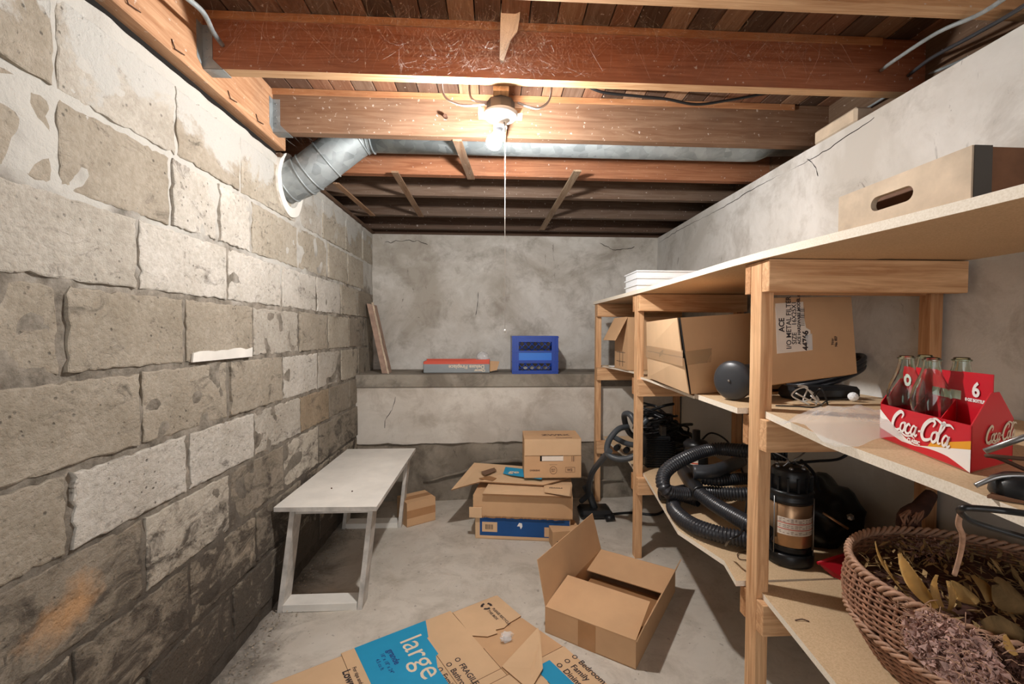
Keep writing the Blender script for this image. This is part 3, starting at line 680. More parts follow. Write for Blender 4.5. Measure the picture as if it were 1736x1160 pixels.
for a0 in (0,):
    for (xa, xb, za, zb) in ((.262, .322, .035, .037), (.262, .322, .067, .069), (.262, .264, .035, .069), (.320, .322, .035, .069), (.16, .21, .085, .0865), (.30, .303, .105, .14), (.309, .314, .105, .14), (.318, .320, .105, .14)): mb.box((xa, -.001, za), (xb, -.0006, zb))
ringp = [V((.185+.022*math.cos(k*math.pi/12), -.0009, .05+.024*math.sin(k*math.pi/12))) for k in range(24)]
mb.tube(ringp, .0012, 4, True); mb.text('BOX', .012, V((.172, -.0008, .052)), ex, ez, 0, .0004); mb.text('CERT', .010, V((.171, -.0008, .040)), ex, ez, 0, .0003)
obj('printing', mb, 'ink_soft', ub, world=False, kind='stuff')
mb = MB(); mb.text('ZWRX', .06, V((.12, .09, .2495)), ex, V((0, 1, 0)), .0002, .003); mb.text('Contents', .028, V((.20, .02, .2495)), ex, V((0, 1, 0)), .0002, .0012, shear=.3)
obj('marker_writing', mb, 'ink_soft', ub, world=False, kind='stuff')

# big flattened moving carton on the floor
K = V((.016, 2.085, 0)); U = V((-.852, -.524, 0)); VV = V((.524, -.852, 0)); zf = .006
def fp(a, b, z=zf): return K+U*a+VV*b+V((0, 0, z))
FC = thing('flattened_moving_carton', 'large flattened moving carton with light blue print and a torn middle lying on the floor', 'cardboard', (K.x, K.y, 0))
tear = [(.10, .215), (.135, .205), (.142, .228), (.185, .222), (.178, .245), (.225, .238), (.232, .262), (.262, .268), (.27, .29), (.262, .31)]
mb = MB()
# panel 1 (far right corner), panel 2..4 towards the lower left; each a slab with creases between
def panel(a0, b0, a1, b1, z=zf, dz=0, m_='card_pale', nm='panel'):
    mb = MB(); mb.slab([fp(a0, b0, z), fp(a1, b0, z+dz), fp(a1, b1, z+dz), fp(a0, b1, z)][::-1], (0, 0, .005), 0, 1); return obj(nm, mb, [m_, 'card_edge'], FC)
mb = MB(); q = [fp(.0, .0), fp(.232, .0)]+[fp(.232, .05), fp(.235, .18)]+[fp(x_, y_) for x_, y_ in reversed([(.02, .195), (.06, .20), (.10, .215), (.135, .205), (.142, .228), (.185, .222)])]+[fp(-.005, .19)]
mb.slab(q, (0, 0, .005), 0, 1); obj('panel', mb, ['card_pale', 'card_edge'], FC)
panel(.234, -.018, .40, .40); panel(.402, -.018, .70, .62); panel(.702, .0, 1.15, .62)
mb = MB(); mb.slab([fp(.0, .205), fp(.10, .228), fp(.15, .24), fp(.19, .25), fp(.232, .27), fp(.232, .44), fp(.04, .44), fp(-.03, .44)], (0, 0, .005), 0, 1); obj('panel', mb, ['card', 'card_edge'], FC)
panel(-.035, .442, .40, .95); panel(.402, .622, 1.1, .95); panel(.234, .402, .40, .44)
mb = MB(); mb.slab([fp(.115, .36, .013), fp(.02, .345, .050), fp(.035, .38, .046), fp(.115, .50, .018), fp(.21, .55, .013), fp(.23, .40, .013)], (0, 0, .004), 0, 1); obj('torn_flap', mb, ['card_pale', 'card_edge'], FC)
mb = MB(); mb.slab([fp(.006, -.010, .001), fp(1.14, -.010, .001), fp(1.14, .94, .001), fp(-.02, .94, .001)][::-1], (0, 0, .0045), 0, 1); obj('under_ply', mb, ['card', 'card_edge'], FC)
zt = zf+.0054
mb = MB(); mb.slab([fp(.352, -.017, zt), fp(.650, -.017, zt), fp(.65, .36, zt), fp(.425, .36, zt), fp(.425, .265, zt), fp(.405, .205, zt), fp(.392, .20, zt), fp(.392, .09, zt), fp(.385, .088, zt)][::-1], (0, 0, .0006)); obj('blue_print', mb, 'sky_blue', FC)
mb = MB(); mb.slab([fp(.06, .47, zt), fp(.13, .47, zt), fp(.13, .75, zt), fp(.06, .75, zt)][::-1], (0, 0, .0006)); obj('blue_print', mb, 'sky_blue', FC)
nU = -U
mb = MB(); mb.text('large', .13, fp(.492, .045, zt+.001), VV, nU, .0002, .0); obj('pale_lettering', mb, 'cream_ink', FC)
mb = MB(); mb.text('grande', .034, fp(.550, .070, zt+.001), VV, nU, .0002, .001); mb.text('18" x 18" x 24"', .020, fp(.578, .075, zt+.001), VV, nU, .0002, .0003); mb.text('4.5 cu ft', .020, fp(.602, .095, zt+.001), VV, nU, .0002, .0003); obj('blue_lettering', mb, 'navy', FC)
mb = MB(); mb.text('Lowes.com', .040, fp(.72, .085, zt), VV, nU, .0004, .0012); mb.text('For tips and more visit', .020, fp(.685, .085, zt), VV, nU, .0004, .0003)
mb.text('PLEASE RECYCLE', .018, fp(.075, .075, zt), VV, nU, .0004, .0004); mb.text('THIS BOX', .018, fp(.10, .075, zt), VV, nU, .0004, .0004)
for k, wd in enumerate(('FRAGILE', 'Bathroom', 'Family', 'Dining', 'Kitchen', 'Office')):
    mb.text('o', .045, fp(.355+.038*k, .258+.004*k, zt), VV, nU, .0004, .0); mb.text(wd, .032, fp(.355+.038*k, .298+.004*k, zt), VV, nU, .0004, .0005)
for k, wd in enumerate(('Bedroom', 'Family', 'Dining', 'Kitchen', 'Office')):
    mb.text('o', .045, fp(-.02+.038*k, .50, zt), VV, nU, .0004, .0); mb.text(wd, .034, fp(-.02+.038*k, .54, zt), VV, nU, .0004, .0006)
# recycling mark: three bent arrows
for k in range(3):
    a0 = k*2*math.pi/3; c0 = fp(.085, .045, zt+.0006)
    pts = [c0+V((.021*math.cos(a0+u*.27), .021*math.sin(a0+u*.27), 0)) for u in range(6)]
    for p_, q_ in zip(pts, pts[1:]):
        dd = (p_-c0).normalized()*.006; mb.faces([p_-dd, p_+dd, q_+dd, q_-dd], [(0, 1, 2, 3)])
obj('printing', mb, 'ink', FC, kind='stuff')
mb = MB(); c0 = fp(.135, .29, .02)
for k in range(10):
    q = [c0+V((R.uniform(-.03, .03), R.uniform(-.03, .03), R.uniform(-.008, .02))) for _ in range(4)]; mb.faces(q, [(0, 1, 2), (0, 2, 3)])
tag(obj('tape_scrap', mb, 'film'), 'crumpled clear tape scrap on the torn moving carton', 'tape')

# ================================================================ LEDGE OBJECTS
cr = thing('milk_crate', 'blue plastic milk crate lying on its side on the ledge', 'crate', (.137, 3.34, .945))
cw, ch, cd = .347, .285, .33
mb = MB()
mb.box((0, 0, 0), (.05, .012, ch)); mb.box((cw-.05, 0, 0), (cw, .012, ch)); mb.box((.05, 0, 0), (cw-.05, .012, .022)); mb.box((.05, 0, ch-.045), (cw-.05, .012, ch))
mb.box((.05, 0, .080), (cw-.05, .012, .103)); mb.box((.05, 0, .160), (cw-.05, .012, .175))
for z in (0.018, .09, .165, ch-.014): mb.box((-.003, -.005, z), (cw+.003, 0, z+.008))
for x_ in (.004, .024, .042, cw-.05, cw-.03, cw-.012): mb.box((x_, -.004, .01), (x_+.005, 0, ch-.006))
obj('front_frame', mb, 'crate_blue', cr, world=False)
mb = MB(); mb.box((.05, .004, .103), (cw-.05, .010, .160)); obj('plain_panel', mb, 'crate_light', cr, world=False)
def lattice(x0, x1, z0, z1, y_, n):
    m_ = MB(); w_ = x1-x0; h_ = z1-z0
    for k in range(-n, n*2):
        for sgn in (1, -1):
            pts = []; xa = x0+w_*k/n; xb = xa+sgn*h_
            lo_, hi_ = (0, 1)
            ta, tb = 0.0, 1.0
            if xb != xa:
                t0, t1 = (x0-xa)/(xb-xa), (x1-xa)/(xb-xa)
                ta = max(ta, min(t0, t1)); tb = min(tb, max(t0, t1))
            if tb-ta < .03: continue
            p_ = V((xa+(xb-xa)*ta, y_, z0+h_*ta)); q_ = V((xa+(xb-xa)*tb, y_, z0+h_*tb)); m_.tube([p_, q_], .0036, 4)
    return m_
obj('lattice', lattice(.05, cw-.05, .022, .080, .006, 5), 'crate_blue', cr, world=False, kind='stuff')
obj('lattice', lattice(.05, cw-.05, .175, ch-.045, .006, 5), 'crate_blue', cr, world=False, kind='stuff')
mb = MB(); mb.box((0, .012, 0), (.006, cd, ch)); mb.box((cw-.006, .012, 0), (cw, cd, ch)); mb.box((.006, .012, 0), (cw-.006, cd, .006)); mb.box((.006, .012, ch-.006), (cw-.006, cd, ch)); obj('side_walls', mb, 'crate_blue', cr, world=False)
mb = MB()
mb.box((.006, cd-.006, .006), (.02, cd, ch-.006)); mb.box((cw-.02, cd-.006, .006), (cw-.006, cd, ch-.006))
obj('rear_lip', mb, 'crate_blue', cr, world=False)

fb = thing('foil_box', 'opened flat red and grey box of wrap on the ledge left of the crate', 'box', (-.535, 3.44, .945))
mb = MB(); bw, bd, bh = .505, .16, .10
mb.box((0, 0, 0), (bw, .003, .068)); mb.box((0, bd-.003, 0), (bw, bd, bh)); mb.box((0, 0, 0), (.003, bd, bh*.9)); mb.box((bw-.003, 0, 0), (bw, bd, bh*.95)); mb.box((0, 0, 0), (bw, bd, .003))
obj('body', mb, 'grey_print', fb, world=False)
mb = MB(); mb.slab([V((0, 0, .068)), V((bw, 0, .068)), V((bw, 0, .105)), V((.36, .0, .100)), V((.30, 0, .088)), V((.02, 0, .094)), V((0, 0, .085))], (0, .003, 0)); mb.box((0.003, bd-.0045, .03), (bw-.003, bd-.0032, bh)); obj('red_band', mb, 'red_orange', fb, world=False)
mb = MB(); mb.slab([V((bw, 0, .01)), V((bw+.055, .02, .02)), V((bw+.075, .05, .085)), V((bw, .03, .09))], (0, .003, 0)); obj('end_flap', mb, 'card', fb, world=False)
mb = MB(); mb.text('Deluxe Fireplace', .040, V((bw*.92, -.0008, .060)), V((-1, 0, 0)), V((0, 0, -1)), 0, .0008, shear=0); mb.text('Cleaner', .026, V((bw*.93, -.0008, .027)), V((-1, 0, 0)), V((0, 0, -1)), 0, .001)
obj('printing', mb, 'cream_ink', fb, world=False, kind='stuff')
mb = MB(); mb.b.free(); mb.b = bmesh.new(); bmesh.ops.create_icosphere(mb.b, subdivisions=3, radius=.055)
for v_ in mb.b.verts:
    v_.co *= 1+.35*noise.noise(v_.co*22); v_.co += V((-.08, 3.50, 1.05))
    for f_ in v_.link_faces: f_.smooth = False
tag(obj('plastic_bag', mb, 'film'), 'crumpled clear plastic bag in the right end of the red and grey box', 'bag')
lb = thing('leaning_panel', 'brown board with crumbly edges leaning in the back left corner of the ledge', 'board', (-.82, 3.5, .945))
a = V((-.835, 3.40, .947)); b_ = V((-.80, 3.40, .947)); tp = V((-.985, 3.55, 1.48)); 
mb = MB(); dz = tp-a; mb.slab([a, a+V((.046, 0, 0)), tp+V((.046, 0, -.01)), tp], (0, .12, 0)); obj('board', mb, plain('dusty_brown_board', srgb(156, 130, 114), .85, 0, 20, .25), lb)
mb = MB(); 
for k in range(40):
    p_ = a+V((.046, -.002, 0))+(tp-a)*(k/39); mb.box(p_-V((.003+R.uniform(0, .004), .004, .006)), p_+V((.005+R.uniform(0, .004), .004, .007)))
obj('crumbly_edge', mb, 'old_wood', lb, kind='stuff')

# ================================================================ TOP SHELF OBJECTS
wc = thing('wooden_crate', 'shallow bleached wooden bottle crate with an oval hand hole on the top shelf', 'crate', (.9, .8, 1.487))
x0, x1, ya, yb, z0, z1 = .90, 1.36, .806, 1.133, 1.487, 1.606
mb = MB(); zc, yc, hr, hw = 1.556, .978, .0165, .038
hole = [(yc+hw*sx+hr*math.cos(t_), zc+hr*math.sin(t_)) for sx, r0 in ((1, -90), (-1, 90)) for t_ in [math.radians(r0+k*22.5) for k in range(9)]]
out = [(yb, z0), (yb, z1), (ya, z1), (ya, z0)]
# end panel with hole: triangulated ring between outer rectangle and hole
def ringpanel(xa, xb, outer, hole, m_):
    n = len(hole); c_ = (sum(p[0] for p in hole)/n, sum(p[1] for p in hole)/n); O = []
    yl, yh, zl, zh = min(p[0] for p in outer), max(p[0] for p in outer), min(p[1] for p in outer), max(p[1] for p in outer)
    for p in hole:
        dy_, dz_ = p[0]-c_[0], p[1]-c_[1]; s_ = 1e9
        if dy_ > 1e-6: s_ = min(s_, (yh-c_[0])/dy_)
        if dy_ < -1e-6: s_ = min(s_, (yl-c_[0])/dy_)
        if dz_ > 1e-6: s_ = min(s_, (zh-c_[1])/dz_)
        if dz_ < -1e-6: s_ = min(s_, (zl-c_[1])/dz_)
        O.append([c_[0]+dy_*s_, c_[1]+dz_*s_])
    for cyy, czz in ((yl, zl), (yl, zh), (yh, zl), (yh, zh)):
        i = min(range(n), key=lambda k: (O[k][0]-cyy)**2+(O[k][1]-czz)**2); O[i] = [cyy, czz]
    vs = [V((xa, *p)) for p in hole]+[V((xa, *p)) for p in O]+[V((xb, *p)) for p in hole]+[V((xb, *p)) for p in O]; fs = []
    for i in range(n):
        j = (i+1) % n; fs += [(i, j, n+j, n+i), (2*n+i, 3*n+i, 3*n+j, 2*n+j), (i, 2*n+i, 2*n+j, j), (n+i, n+j, 3*n+j, 3*n+i)]
    m_.faces(vs, fs)
ringpanel(x0, x0+.014, out, hole, mb); obj('end_panel', mb, 'old_wood', wc)
mb = MB(); mb.box((x1-.014, ya, z0), (x1, yb, z1)); obj('end_panel', mb, 'old_wood', wc)
for yy in (ya, yb-.009): mb = MB(); mb.box((x0+.0145, yy, z0+.01), (x1-.0145, yy+.009, z1-.002), .001); obj('side_panel', mb, 'brown_side', wc)
mb = MB(); mb.box((x0+.0145, ya+.01, z0), (x1-.0145, yb-.01, z0+.008)); obj('base_panel', mb, 'brown_side', wc)
mb = MB(); mb.box((x0+.07, ya+.01, z0+.009), (x0+.078, yb-.01, z1-.004)); obj('divider', mb, 'brown_side', wc)  # panel added so the inside looks dark through the hand hole
for yy in (ya-.0015, yb+.0001): mb = MB(); mb.box((x0+.004, yy, z0), (x0+.040, yy+.0014, z1)); obj('corner_strap', mb, 'strap_metal', wc)
mb = MB(); mb.tube([V((.99, .93, 1.54)), V((1.0, .945, 1.57)), V((1.01, .93, 1.575)), V((1.02, .915, 1.55))], .007, 6); tag(obj('wire_hook', mb, 'porcelain'), 'small pale hook seen inside the crate through its hand hole', 'hook')
wt = thing('white_tray', 'stack of white lipped plastic trays on the far end of the top shelf', 'tray', (.80, 2.5, 1.485))
for k in range(3):
    mb = MB(); z = 1.487+k*.037; mb.box((.79, 2.44, z), (1.13, 2.66, z+.0355), .003); mb.box((.784, 2.432, z+.029), (1.136, 2.668, z+.0365), .001); obj('tray', mb, 'white_plastic', wt)
mb = MB(); mb.box((1.0, 1.55, 1.486), (1.04, 1.57, 1.494)); tag(obj('wood_chip', mb, 'bark'), 'small dark scrap on the top shelf edge', 'scrap')

# ================================================================ MIDDLE SHELF OBJECTS
mt = 1.0215
BX = thing('cardboard_box', 'large battered tan box sealed with clear tape on the middle shelf', 'box', (.73, 1.62, 1.013))
zb = 1.0235
A_, B_, C_, D_ = V((.735, 1.63, zb)), V((1.27, 1.80, zb)), V((1.33, 2.36, zb)), V((.80, 2.27, zb))
def up_(p, h_, dx=0, dy=0): return p+V((dx, dy, h_))
At, Bt, Ct, Dt = up_(A_, .285, -.045, 0), up_(B_, .325, -.01), up_(C_, .31), up_(D_, .285, -.01)
mb = MB(); mb.faces([A_, B_, C_, D_, At, Bt, Ct, Dt], [(0, 3, 2, 1), (4, 5, 6, 7), (0, 1, 5, 4), (1, 2, 6, 5), (2, 3, 7, 6)]); obj('body', mb, 'card', BX)
e = V((-.006, 0, 0)); mA = A_.lerp(At, .47)+V((-.004, 0, 0)); mD = D_.lerp(Dt, .47)
mb = MB(); mb.slab([A_+e+V((0, .004, 0)), mA+e, mD+e, D_+e], (.004, 0, 0)); obj('flap', mb, 'card_pale', BX)
mb = MB(); mb.slab([mA+e+V((.001, .012, .005)), At+e+V((0, .012, 0)), Dt+e, mD+e+V((0, 0, .005))], (.004, 0, 0)); obj('flap', mb, 'card_pale', BX)
mb = MB(); mb.slab([A_, At, Dt, D_], (.002, 0, 0)); obj('flap_gap_shade', mb, 'shadowed', BX)  # dark sheet standing for the shade inside the flap gaps
nrm = (B_-A_).cross(V((0, 0, 1))).normalized()
mb = MB(); q = [A_.lerp(At, .38), A_.lerp(B_, .2).lerp(At.lerp(Bt, .2), .40), A_.lerp(B_, .22).lerp(At.lerp(Bt, .22), .58), A_.lerp(At, .56)]
mb.slab([p_+nrm*.0012 for p_ in q], nrm*.0006); mb.slab([mA+e*1.6+V((0, -.006, -.03)), mD+e*1.6+V((0, 0, -.03)), mD+e*1.6+V((0, 0, .03)), mA+e*1.6+V((0, -.006, .03))], (-.0006, 0, 0)); obj('tape', mb, 'ctape', BX)
B4 = carton_box('cardboard_box', 'narrow brown box with a raised flap at the far end of the middle shelf', (.848, 2.80, 1.0135), math.radians(4), .34, .24, .34, 'card', closed=False,
    flaps=[((0, 0, .34), (0, .24, .34), .17, math.radians(242), .0)])
mb = MB(); mb.text('4', .055, V((.045, -.0006, .03)), ex, ez, 0, .002); obj('number_print', mb, 'ink', B4, world=False)
mb = MB(); mb.box((-.0008, .04, .05), (-.0002, .2, .053)); mb.box((-.0008, .04, .11), (-.0002, .2, .113)); mb.box((-.0008, .08, .02), (-.0002, .085, .12)); mb.box((-.0008, .14, .02), (-.0002, .145, .12)); obj('line_print', mb, 'ink', B4, world=False)
mb = MB(); mb.lathe([(.04, 0), (.05, .003), (.05, .006)], 20, Matrix.Translation((.86, 3.12, 1.0135))); tag(obj('lid', mb, 'white_plastic'), 'white lid beside the narrow box on the middle shelf', 'lid')
mb = MB(); mb.box((.88, 3.08, 1.014), (1.0, 3.2, 1.26), .01); tag(obj('dark_canister', mb, 'dark_grey'), 'dark grey container behind the narrow box at the far end', 'container')

# round motor lying on its side by the third post
MO = thing('round_motor', 'dark grey round-ended motor with loose white wires on the middle shelf', 'motor', (.85, 1.45, mt))
ax = V((.93, .05, 0)).normalized()
rot = Matrix.Translation((.795, 1.47, mt+.069)) @ V((0, 0, 1)).rotation_difference(V((.85, .5, 0)).normalized()).to_matrix().to_4x4()
mb = MB(); mb.lathe([(.001, 0), (.035, .002), (.058, .008), (.067, .016), (.067, .03), (.060, .036)], 36, rot); obj('end_cap', mb, 'dark_grey', MO)
mb = MB(); mb.lathe([(.052, .036), (.052, .17), (.046, .18), (.03, .185), (.03, .22), (.02, .225)], 28, rot); obj('motor_body', mb, 'black', MO)
mb = MB(); mb.lathe([(.001, -.005), (.004, -.004), (.004, .002)], 10, rot); obj('cap_screw', mb, 'steel', MO)
for k in range(4):
    c0 = V((.985+k*.02, 1.38, mt+.03)); pts = [c0+V((R.uniform(-.03, .04), R.uniform(-.02, .03), R.uniform(-.025, .035))) for _ in range(4)]+[V((1.0+.02*k, 1.36, mt+.003))]
    mb = MB(); mb.tube(smoothpath(pts, 6), .0025, 6); obj('loose_wire', mb, 'white_cable' if k < 3 else 'black', MO)
# filter box
FBx = thing('filter_box', 'thin brown cardboard filter box with a pasted paper label leaning on the middle shelf', 'box', (1.03, 1.42, mt))
yq = 1.44
q = [gy(1309, 652, yq-.05), gy(1453, 633, yq-.05), gy(1443, 503, yq+.03), gy(1305, 505, yq+.03)]
ux = (q[1]-q[0]).normalized(); uy = (q[3]-q[0]).normalized(); un = ux.cross(uy).normalized()
mb = MB(); mb.slab(q, -un*.028); obj('body', mb, 'card', FBx)
def onq(px, py):  # point on the plane of the box front
    r = _ray(px, py); t_ = (q[0]-V((0, 0, H))).dot(un)/r.dot(un); return V((0, 0, H))+r*t_
mb = MB(); lq = [onq(1314, 515), onq(1361, 512), onq(1363, 540), onq(1366, 556), onq(1373, 560), onq(1377, 594), onq(1317, 600)]; mb.slab([p_+un*.001 for p_ in lq], un*.0006); obj('paper_label', mb, 'label_paper', FBx)
mb = MB(); yd = (onq(1320, 560)-onq(1340, 559)).normalized(); xd = (onq(1340, 520)-onq(1341, 590)).normalized()
for s_, px, py, sz, bd_ in (('ACE', 1329, 563, .026, .0008), ('I/O METAL FILTER', 1341, 592, .0235, .0004), ('SIZE    16X25X1', 1350, 584, .022, .0004), ('ACE HARDWARE MODEL #', 1357, 584, .0145, .0006), ('44766', 1370, 594, .027, .0012)):
    mb.text(s_, sz, onq(px, py)+un*.0018, xd, yd, 0, bd_)
for k in range(12):
    p_ = onq(1363.5, 552-k*2.6)+un*.0019; w2 = R.uniform(.0012, .003); mb.faces([p_, p_+xd*w2, p_+xd*w2+yd*.018, p_+yd*.018], [(0, 1, 2, 3)])
mb.text('No. 827', .011, onq(1419, 588)+un*.0018, xd, yd, 0, .0004); mb.text('Filter', .011, onq(1413, 585)+un*.0018, xd, yd, 0, .0002)
obj('printing', mb, 'ink', FBx, kind='stuff')
mb = MB(); lq = [onq(1364, 570), onq(1376, 566), onq(1377, 593), onq(1370, 594)]; mb.slab([p_+un*.0022 for p_ in lq], un*.0004); obj('tape', mb, 'film', FBx)
# coil of black tubing behind it
mb = MB(); pts = []
for k in range(110):
    a_ = k*2*math.pi/36; rr = .115-.0*k; pts.append(V((1.25+rr*1.15*math.cos(a_), 1.60+rr*.75*math.sin(a_)+.02, mt+.035+.016*k/36+.045*math.cos(a_)*(1)+.02)))
mb.tube(pts, .0085, 8); tag(obj('coiled_tubing', mb, 'rubber'), 'coil of black tubing behind the leaning filter box', 'tubing')
mb = MB(); mb.box((1.02, 1.47, mt), (1.27, 1.56, mt+.045), .012); tag(obj('black_bracket', mb, 'black'), 'flat black plastic part under the leaning filter box', 'tool')
sw = thing('cord_switch', 'small white switch on a thin dark cord lying on the middle shelf', 'switch', (1.205, 1.45, mt))
mb = MB(); bmesh.ops.create_icosphere(mb.b, subdivisions=2, radius=.016, matrix=Matrix.Translation((1.21, 1.44, mt+.016)));  obj('switch_body', mb, 'white_plastic', sw)
mb = MB(); mb.tube(smoothpath([V((1.21, 1.44, mt+.01)), gz(1405, 679, mt+.004), gz(1385, 690, mt+.003), gz(1350, 689, mt+.003), gz(1315, 688, mt+.003)], 6), .0022, 6); obj('cord', mb, 'black', sw)

# soda carton with four glass bottles
Q = V((.776, .682, 1.0225)); e1 = V((.263, .965, 0)).normalized(); e2 = V((.93, .37, 0)).normalized(); CL, CWd, Ch = .255, .155, .078
def cp(a, b, z): return Q+e1*a+e2*b+V((0, 0, z))
CA = thing('bottle_carton', 'red cardboard six-bottle carton with white script lettering on the middle shelf', 'carton', tuple(Q))
mb = MB(); th = .003
mb.slab([cp(0, 0, 0), cp(CL, 0, 0), cp(CL, 0, Ch-.003), cp(0, 0, Ch)], e2*th)
obj('front_panel', mb, 'red', CA)
mb = MB(); mb.slab([cp(0, CWd, 0), cp(CL, CWd, 0), cp(CL, CWd, Ch), cp(0, CWd, Ch)], e2*-th); obj('rear_panel', mb, 'red', CA)
for aa, sg in ((0, 1), (CL, -1)):
    mb = MB(); mb.slab([cp(aa, 0, 0), cp(aa, CWd, 0), cp(aa, CWd, Ch), cp(aa, CWd*.62, .128), cp(aa, CWd*.42, .128), cp(aa, 0, Ch)], e1*(sg*th)); obj('end_panel', mb, 'red', CA)
mb = MB(); mb.slab([cp(0, 0, 0), cp(CL, 0, 0), cp(CL, CWd, 0), cp(0, CWd, 0)], (0, 0, .002)); obj('base_panel', mb, 'card', CA)
hm = CWd*.5
mb = MB()
# handle wall with a hand slot
ho = [(.005, .03), (CL-.003, .03), (CL-.003, .155), (.012, .158), (0, .12)]
sl = (.075, .155, .105, .122)
for (a0, a1, z0_, z1_) in ((.004, sl[0], .02, .158), (sl[1], CL-.004, .02, .156), (sl[0], sl[1], .02, sl[2]), (sl[0], sl[1], sl[3], .157)):
    mb.slab([cp(a0, hm, z0_), cp(a1, hm, z0_), cp(a1, hm, z1_), cp(a0, hm, z1_)], e2*.004)
obj('handle_panel', mb, 'red', CA)
for aa in (CL/3, 2*CL/3):
    mb = MB(); mb.slab([cp(aa, .004, .0), cp(aa, hm-.002, .0), cp(aa, hm-.002, .105), cp(aa, .004, .062)], e1*.002); obj('divider', mb, 'red', CA)
# printed wave, gold stripe and script on the front panel
xd, yd = -e1, V((0, 0, 1)); og = cp(CL, 0, 0); nrm = xd.cross(yd).normalized()
if nrm.dot(e2) > 0: pass
def fr(x_, z_): return og+xd*x_+yd*z_-e2*.0009
def band(top, bot, m_, nm, off=0, n=30):
    mb = MB(); vs = []
    for i in range(n+1):
        x_ = CL*i/n; vs += [fr(x_, max(0.001, bot(i/n)))-e2*off, fr(x_, max(.001, top(i/n)))-e2*off]
    mb.faces(vs, [(2*i, 2*i+2, 2*i+3, 2*i+1) for i in range(n)]); mb.recalc = False; return obj(nm, mb, m_, CA)
wave_t = lambda u: .052*max(0, (1-u*2.1))**1.4+.012+.026*max(0, u-.45)*1.9
wave_b = lambda u: .020*max(0, 1-u*2.2)+.004+.012*math.sin(max(0, u-.3)*4.2)-.03*max(0, u-.8)
band(wave_t, wave_b, 'white_ink', 'white_wave')
band(lambda u: wave_t(u)+.004+.010*u*u if u > .62 else wave_t(u)+.0002, lambda u: wave_t(u), 'yellow_ink', 'gold_stripe', .0002)
def script(mbx, ox, oz, sc, org, xd_, yd_):
    def S_(pts, w0=.12, w1=.12, sh=.25):
        p_ = smoothpath([V((a+b*sh, b, 0)) for a, b in pts], 5)
        mbx.ribbon([((ox+q_.x*sc), (oz+q_.y*sc)) for q_ in p_], lambda u: sc*(w0+(w1-w0)*math.sin(math.pi*u)), org, xd_, yd_, .0012)
    def bigC(x): S_([(x+.85, .85), (x+.95, 1.12), (x+.62, 1.22), (x+.2, .85), (x+.08, .35), (x+.3, .02), (x+.7, .08), (x+.95, .3)], .07, .26)
    def o_(x): S_([(x+.28, .62), (x+.08, .5), (x+.05, .2), (x+.22, .02), (x+.42, .2), (x+.42, .5), (x+.28, .62), (x+.5, .6)], .10, .16)
    def c_(x): S_([(x+.42, .5), (x+.25, .62), (x+.05, .4), (x+.1, .08), (x+.35, .04), (x+.5, .2)], .09, .17)
    def a_(x): S_([(x+.42, .5), (x+.2, .6), (x+.04, .3), (x+.16, .02), (x+.36, .2), (x+.45, .6), (x+.4, .15), (x+.5, .02), (x+.62, .15)], .10, .14)
    bigC(0); o_(.85); c_(1.35); a_(1.85)
    S_([(2.5, .36), (2.68, .40), (2.82, .36)], .08, .12)
    bigC(2.75); o_(3.6); S_([(4.15, .5), (4.42, 1.0), (4.40, 1.25), (4.22, 1.1), (4.15, .4), (4.22, .05), (4.4, .1)], .07, .17); a_(4.45)
    S_([(.3, .02), (.6, -.12), (1.0, -.02), (1.5, -.14), (2.0, -.05), (2.3, -.14)], .05, .11, 0)
    S_([(3.5, 1.18), (4.0, 1.35), (4.6, 1.15), (5.1, 1.2), (5.35, 1.05)], .05, .15, 0)
mb = MB(); O = og-e2*.0012
script(mb, .042, .030, .033, O, xd, yd)
mb.text('CLASSIC', .010, O+xd*.095+yd*.016-e2*.0008, xd, yd, 0, .0006); mb.recalc = False; obj('script_lettering', mb, 'white_ink', CA)
mb = MB(); O2 = cp(0, 0, 0)-e1*.001
script(mb, .045, .045, .022, O2, e2, yd); mb.recalc = False; obj('end_lettering', mb, 'cream_ink', CA)
mb = MB(); O3 = cp(CL, hm, 0)-e2*.0012
mb.text('6', .036, O3+xd*.207+yd*.116, xd, yd, .0006, .0012); mb.text('8 OZ BOTTLES', .0072, O3+xd*.192+yd*.106, xd, yd, .0006, .0006)
mb.text('o', .05, O3+xd*.012+yd*.115, xd, yd, .0006, .002); mb.recalc = False; obj('handle_lettering', mb, 'white_ink', CA)
def bottle(a, b, label, g=None):
    p_ = cp(a, b, .0045); t_ = thing('glass_bottle', label, 'bottle', tuple(p_), 0, g)
    pr = [(.001, .0), (.024, .0), (.028, .004), (.029, .02), (.0275, .05), (.0275, .06), (.031, .085), (.031, .10), (.027, .118), (.018, .142), (.0135, .160), (.0125, .170), (.0125, .176)]
    inn = [(r_-.0025, z_) for r_, z_ in pr[::-1] if z_ > .004]; inn[-1] = (inn[-1][0], .006); inn += [(.001, .006)]
    mb = MB(); mb.lathe(pr+[(.0112, .1775)]+inn, 28, cap=False); obj('bottle_body', mb, 'glass', t_, world=False)
    mb = MB(); tor = [V((.0135*math.cos(k*math.pi/12), .0135*math.sin(k*math.pi/12), .172)) for k in range(24)]; mb.tube(tor, .0022, 6, True); obj('bottle_lip', mb, 'glass', t_, world=False)
    return t_
bottle(.205, .040, 'empty clear glass bottle in the front left cell of the red carton'); bottle(.128, .040, 'empty clear glass bottle in the front middle cell of the red carton')
bottle(.205, .115, 'glass bottle behind the handle at the left of the red carton'); bottle(.10, .115, 'greenish bottle behind the handle right of the others')

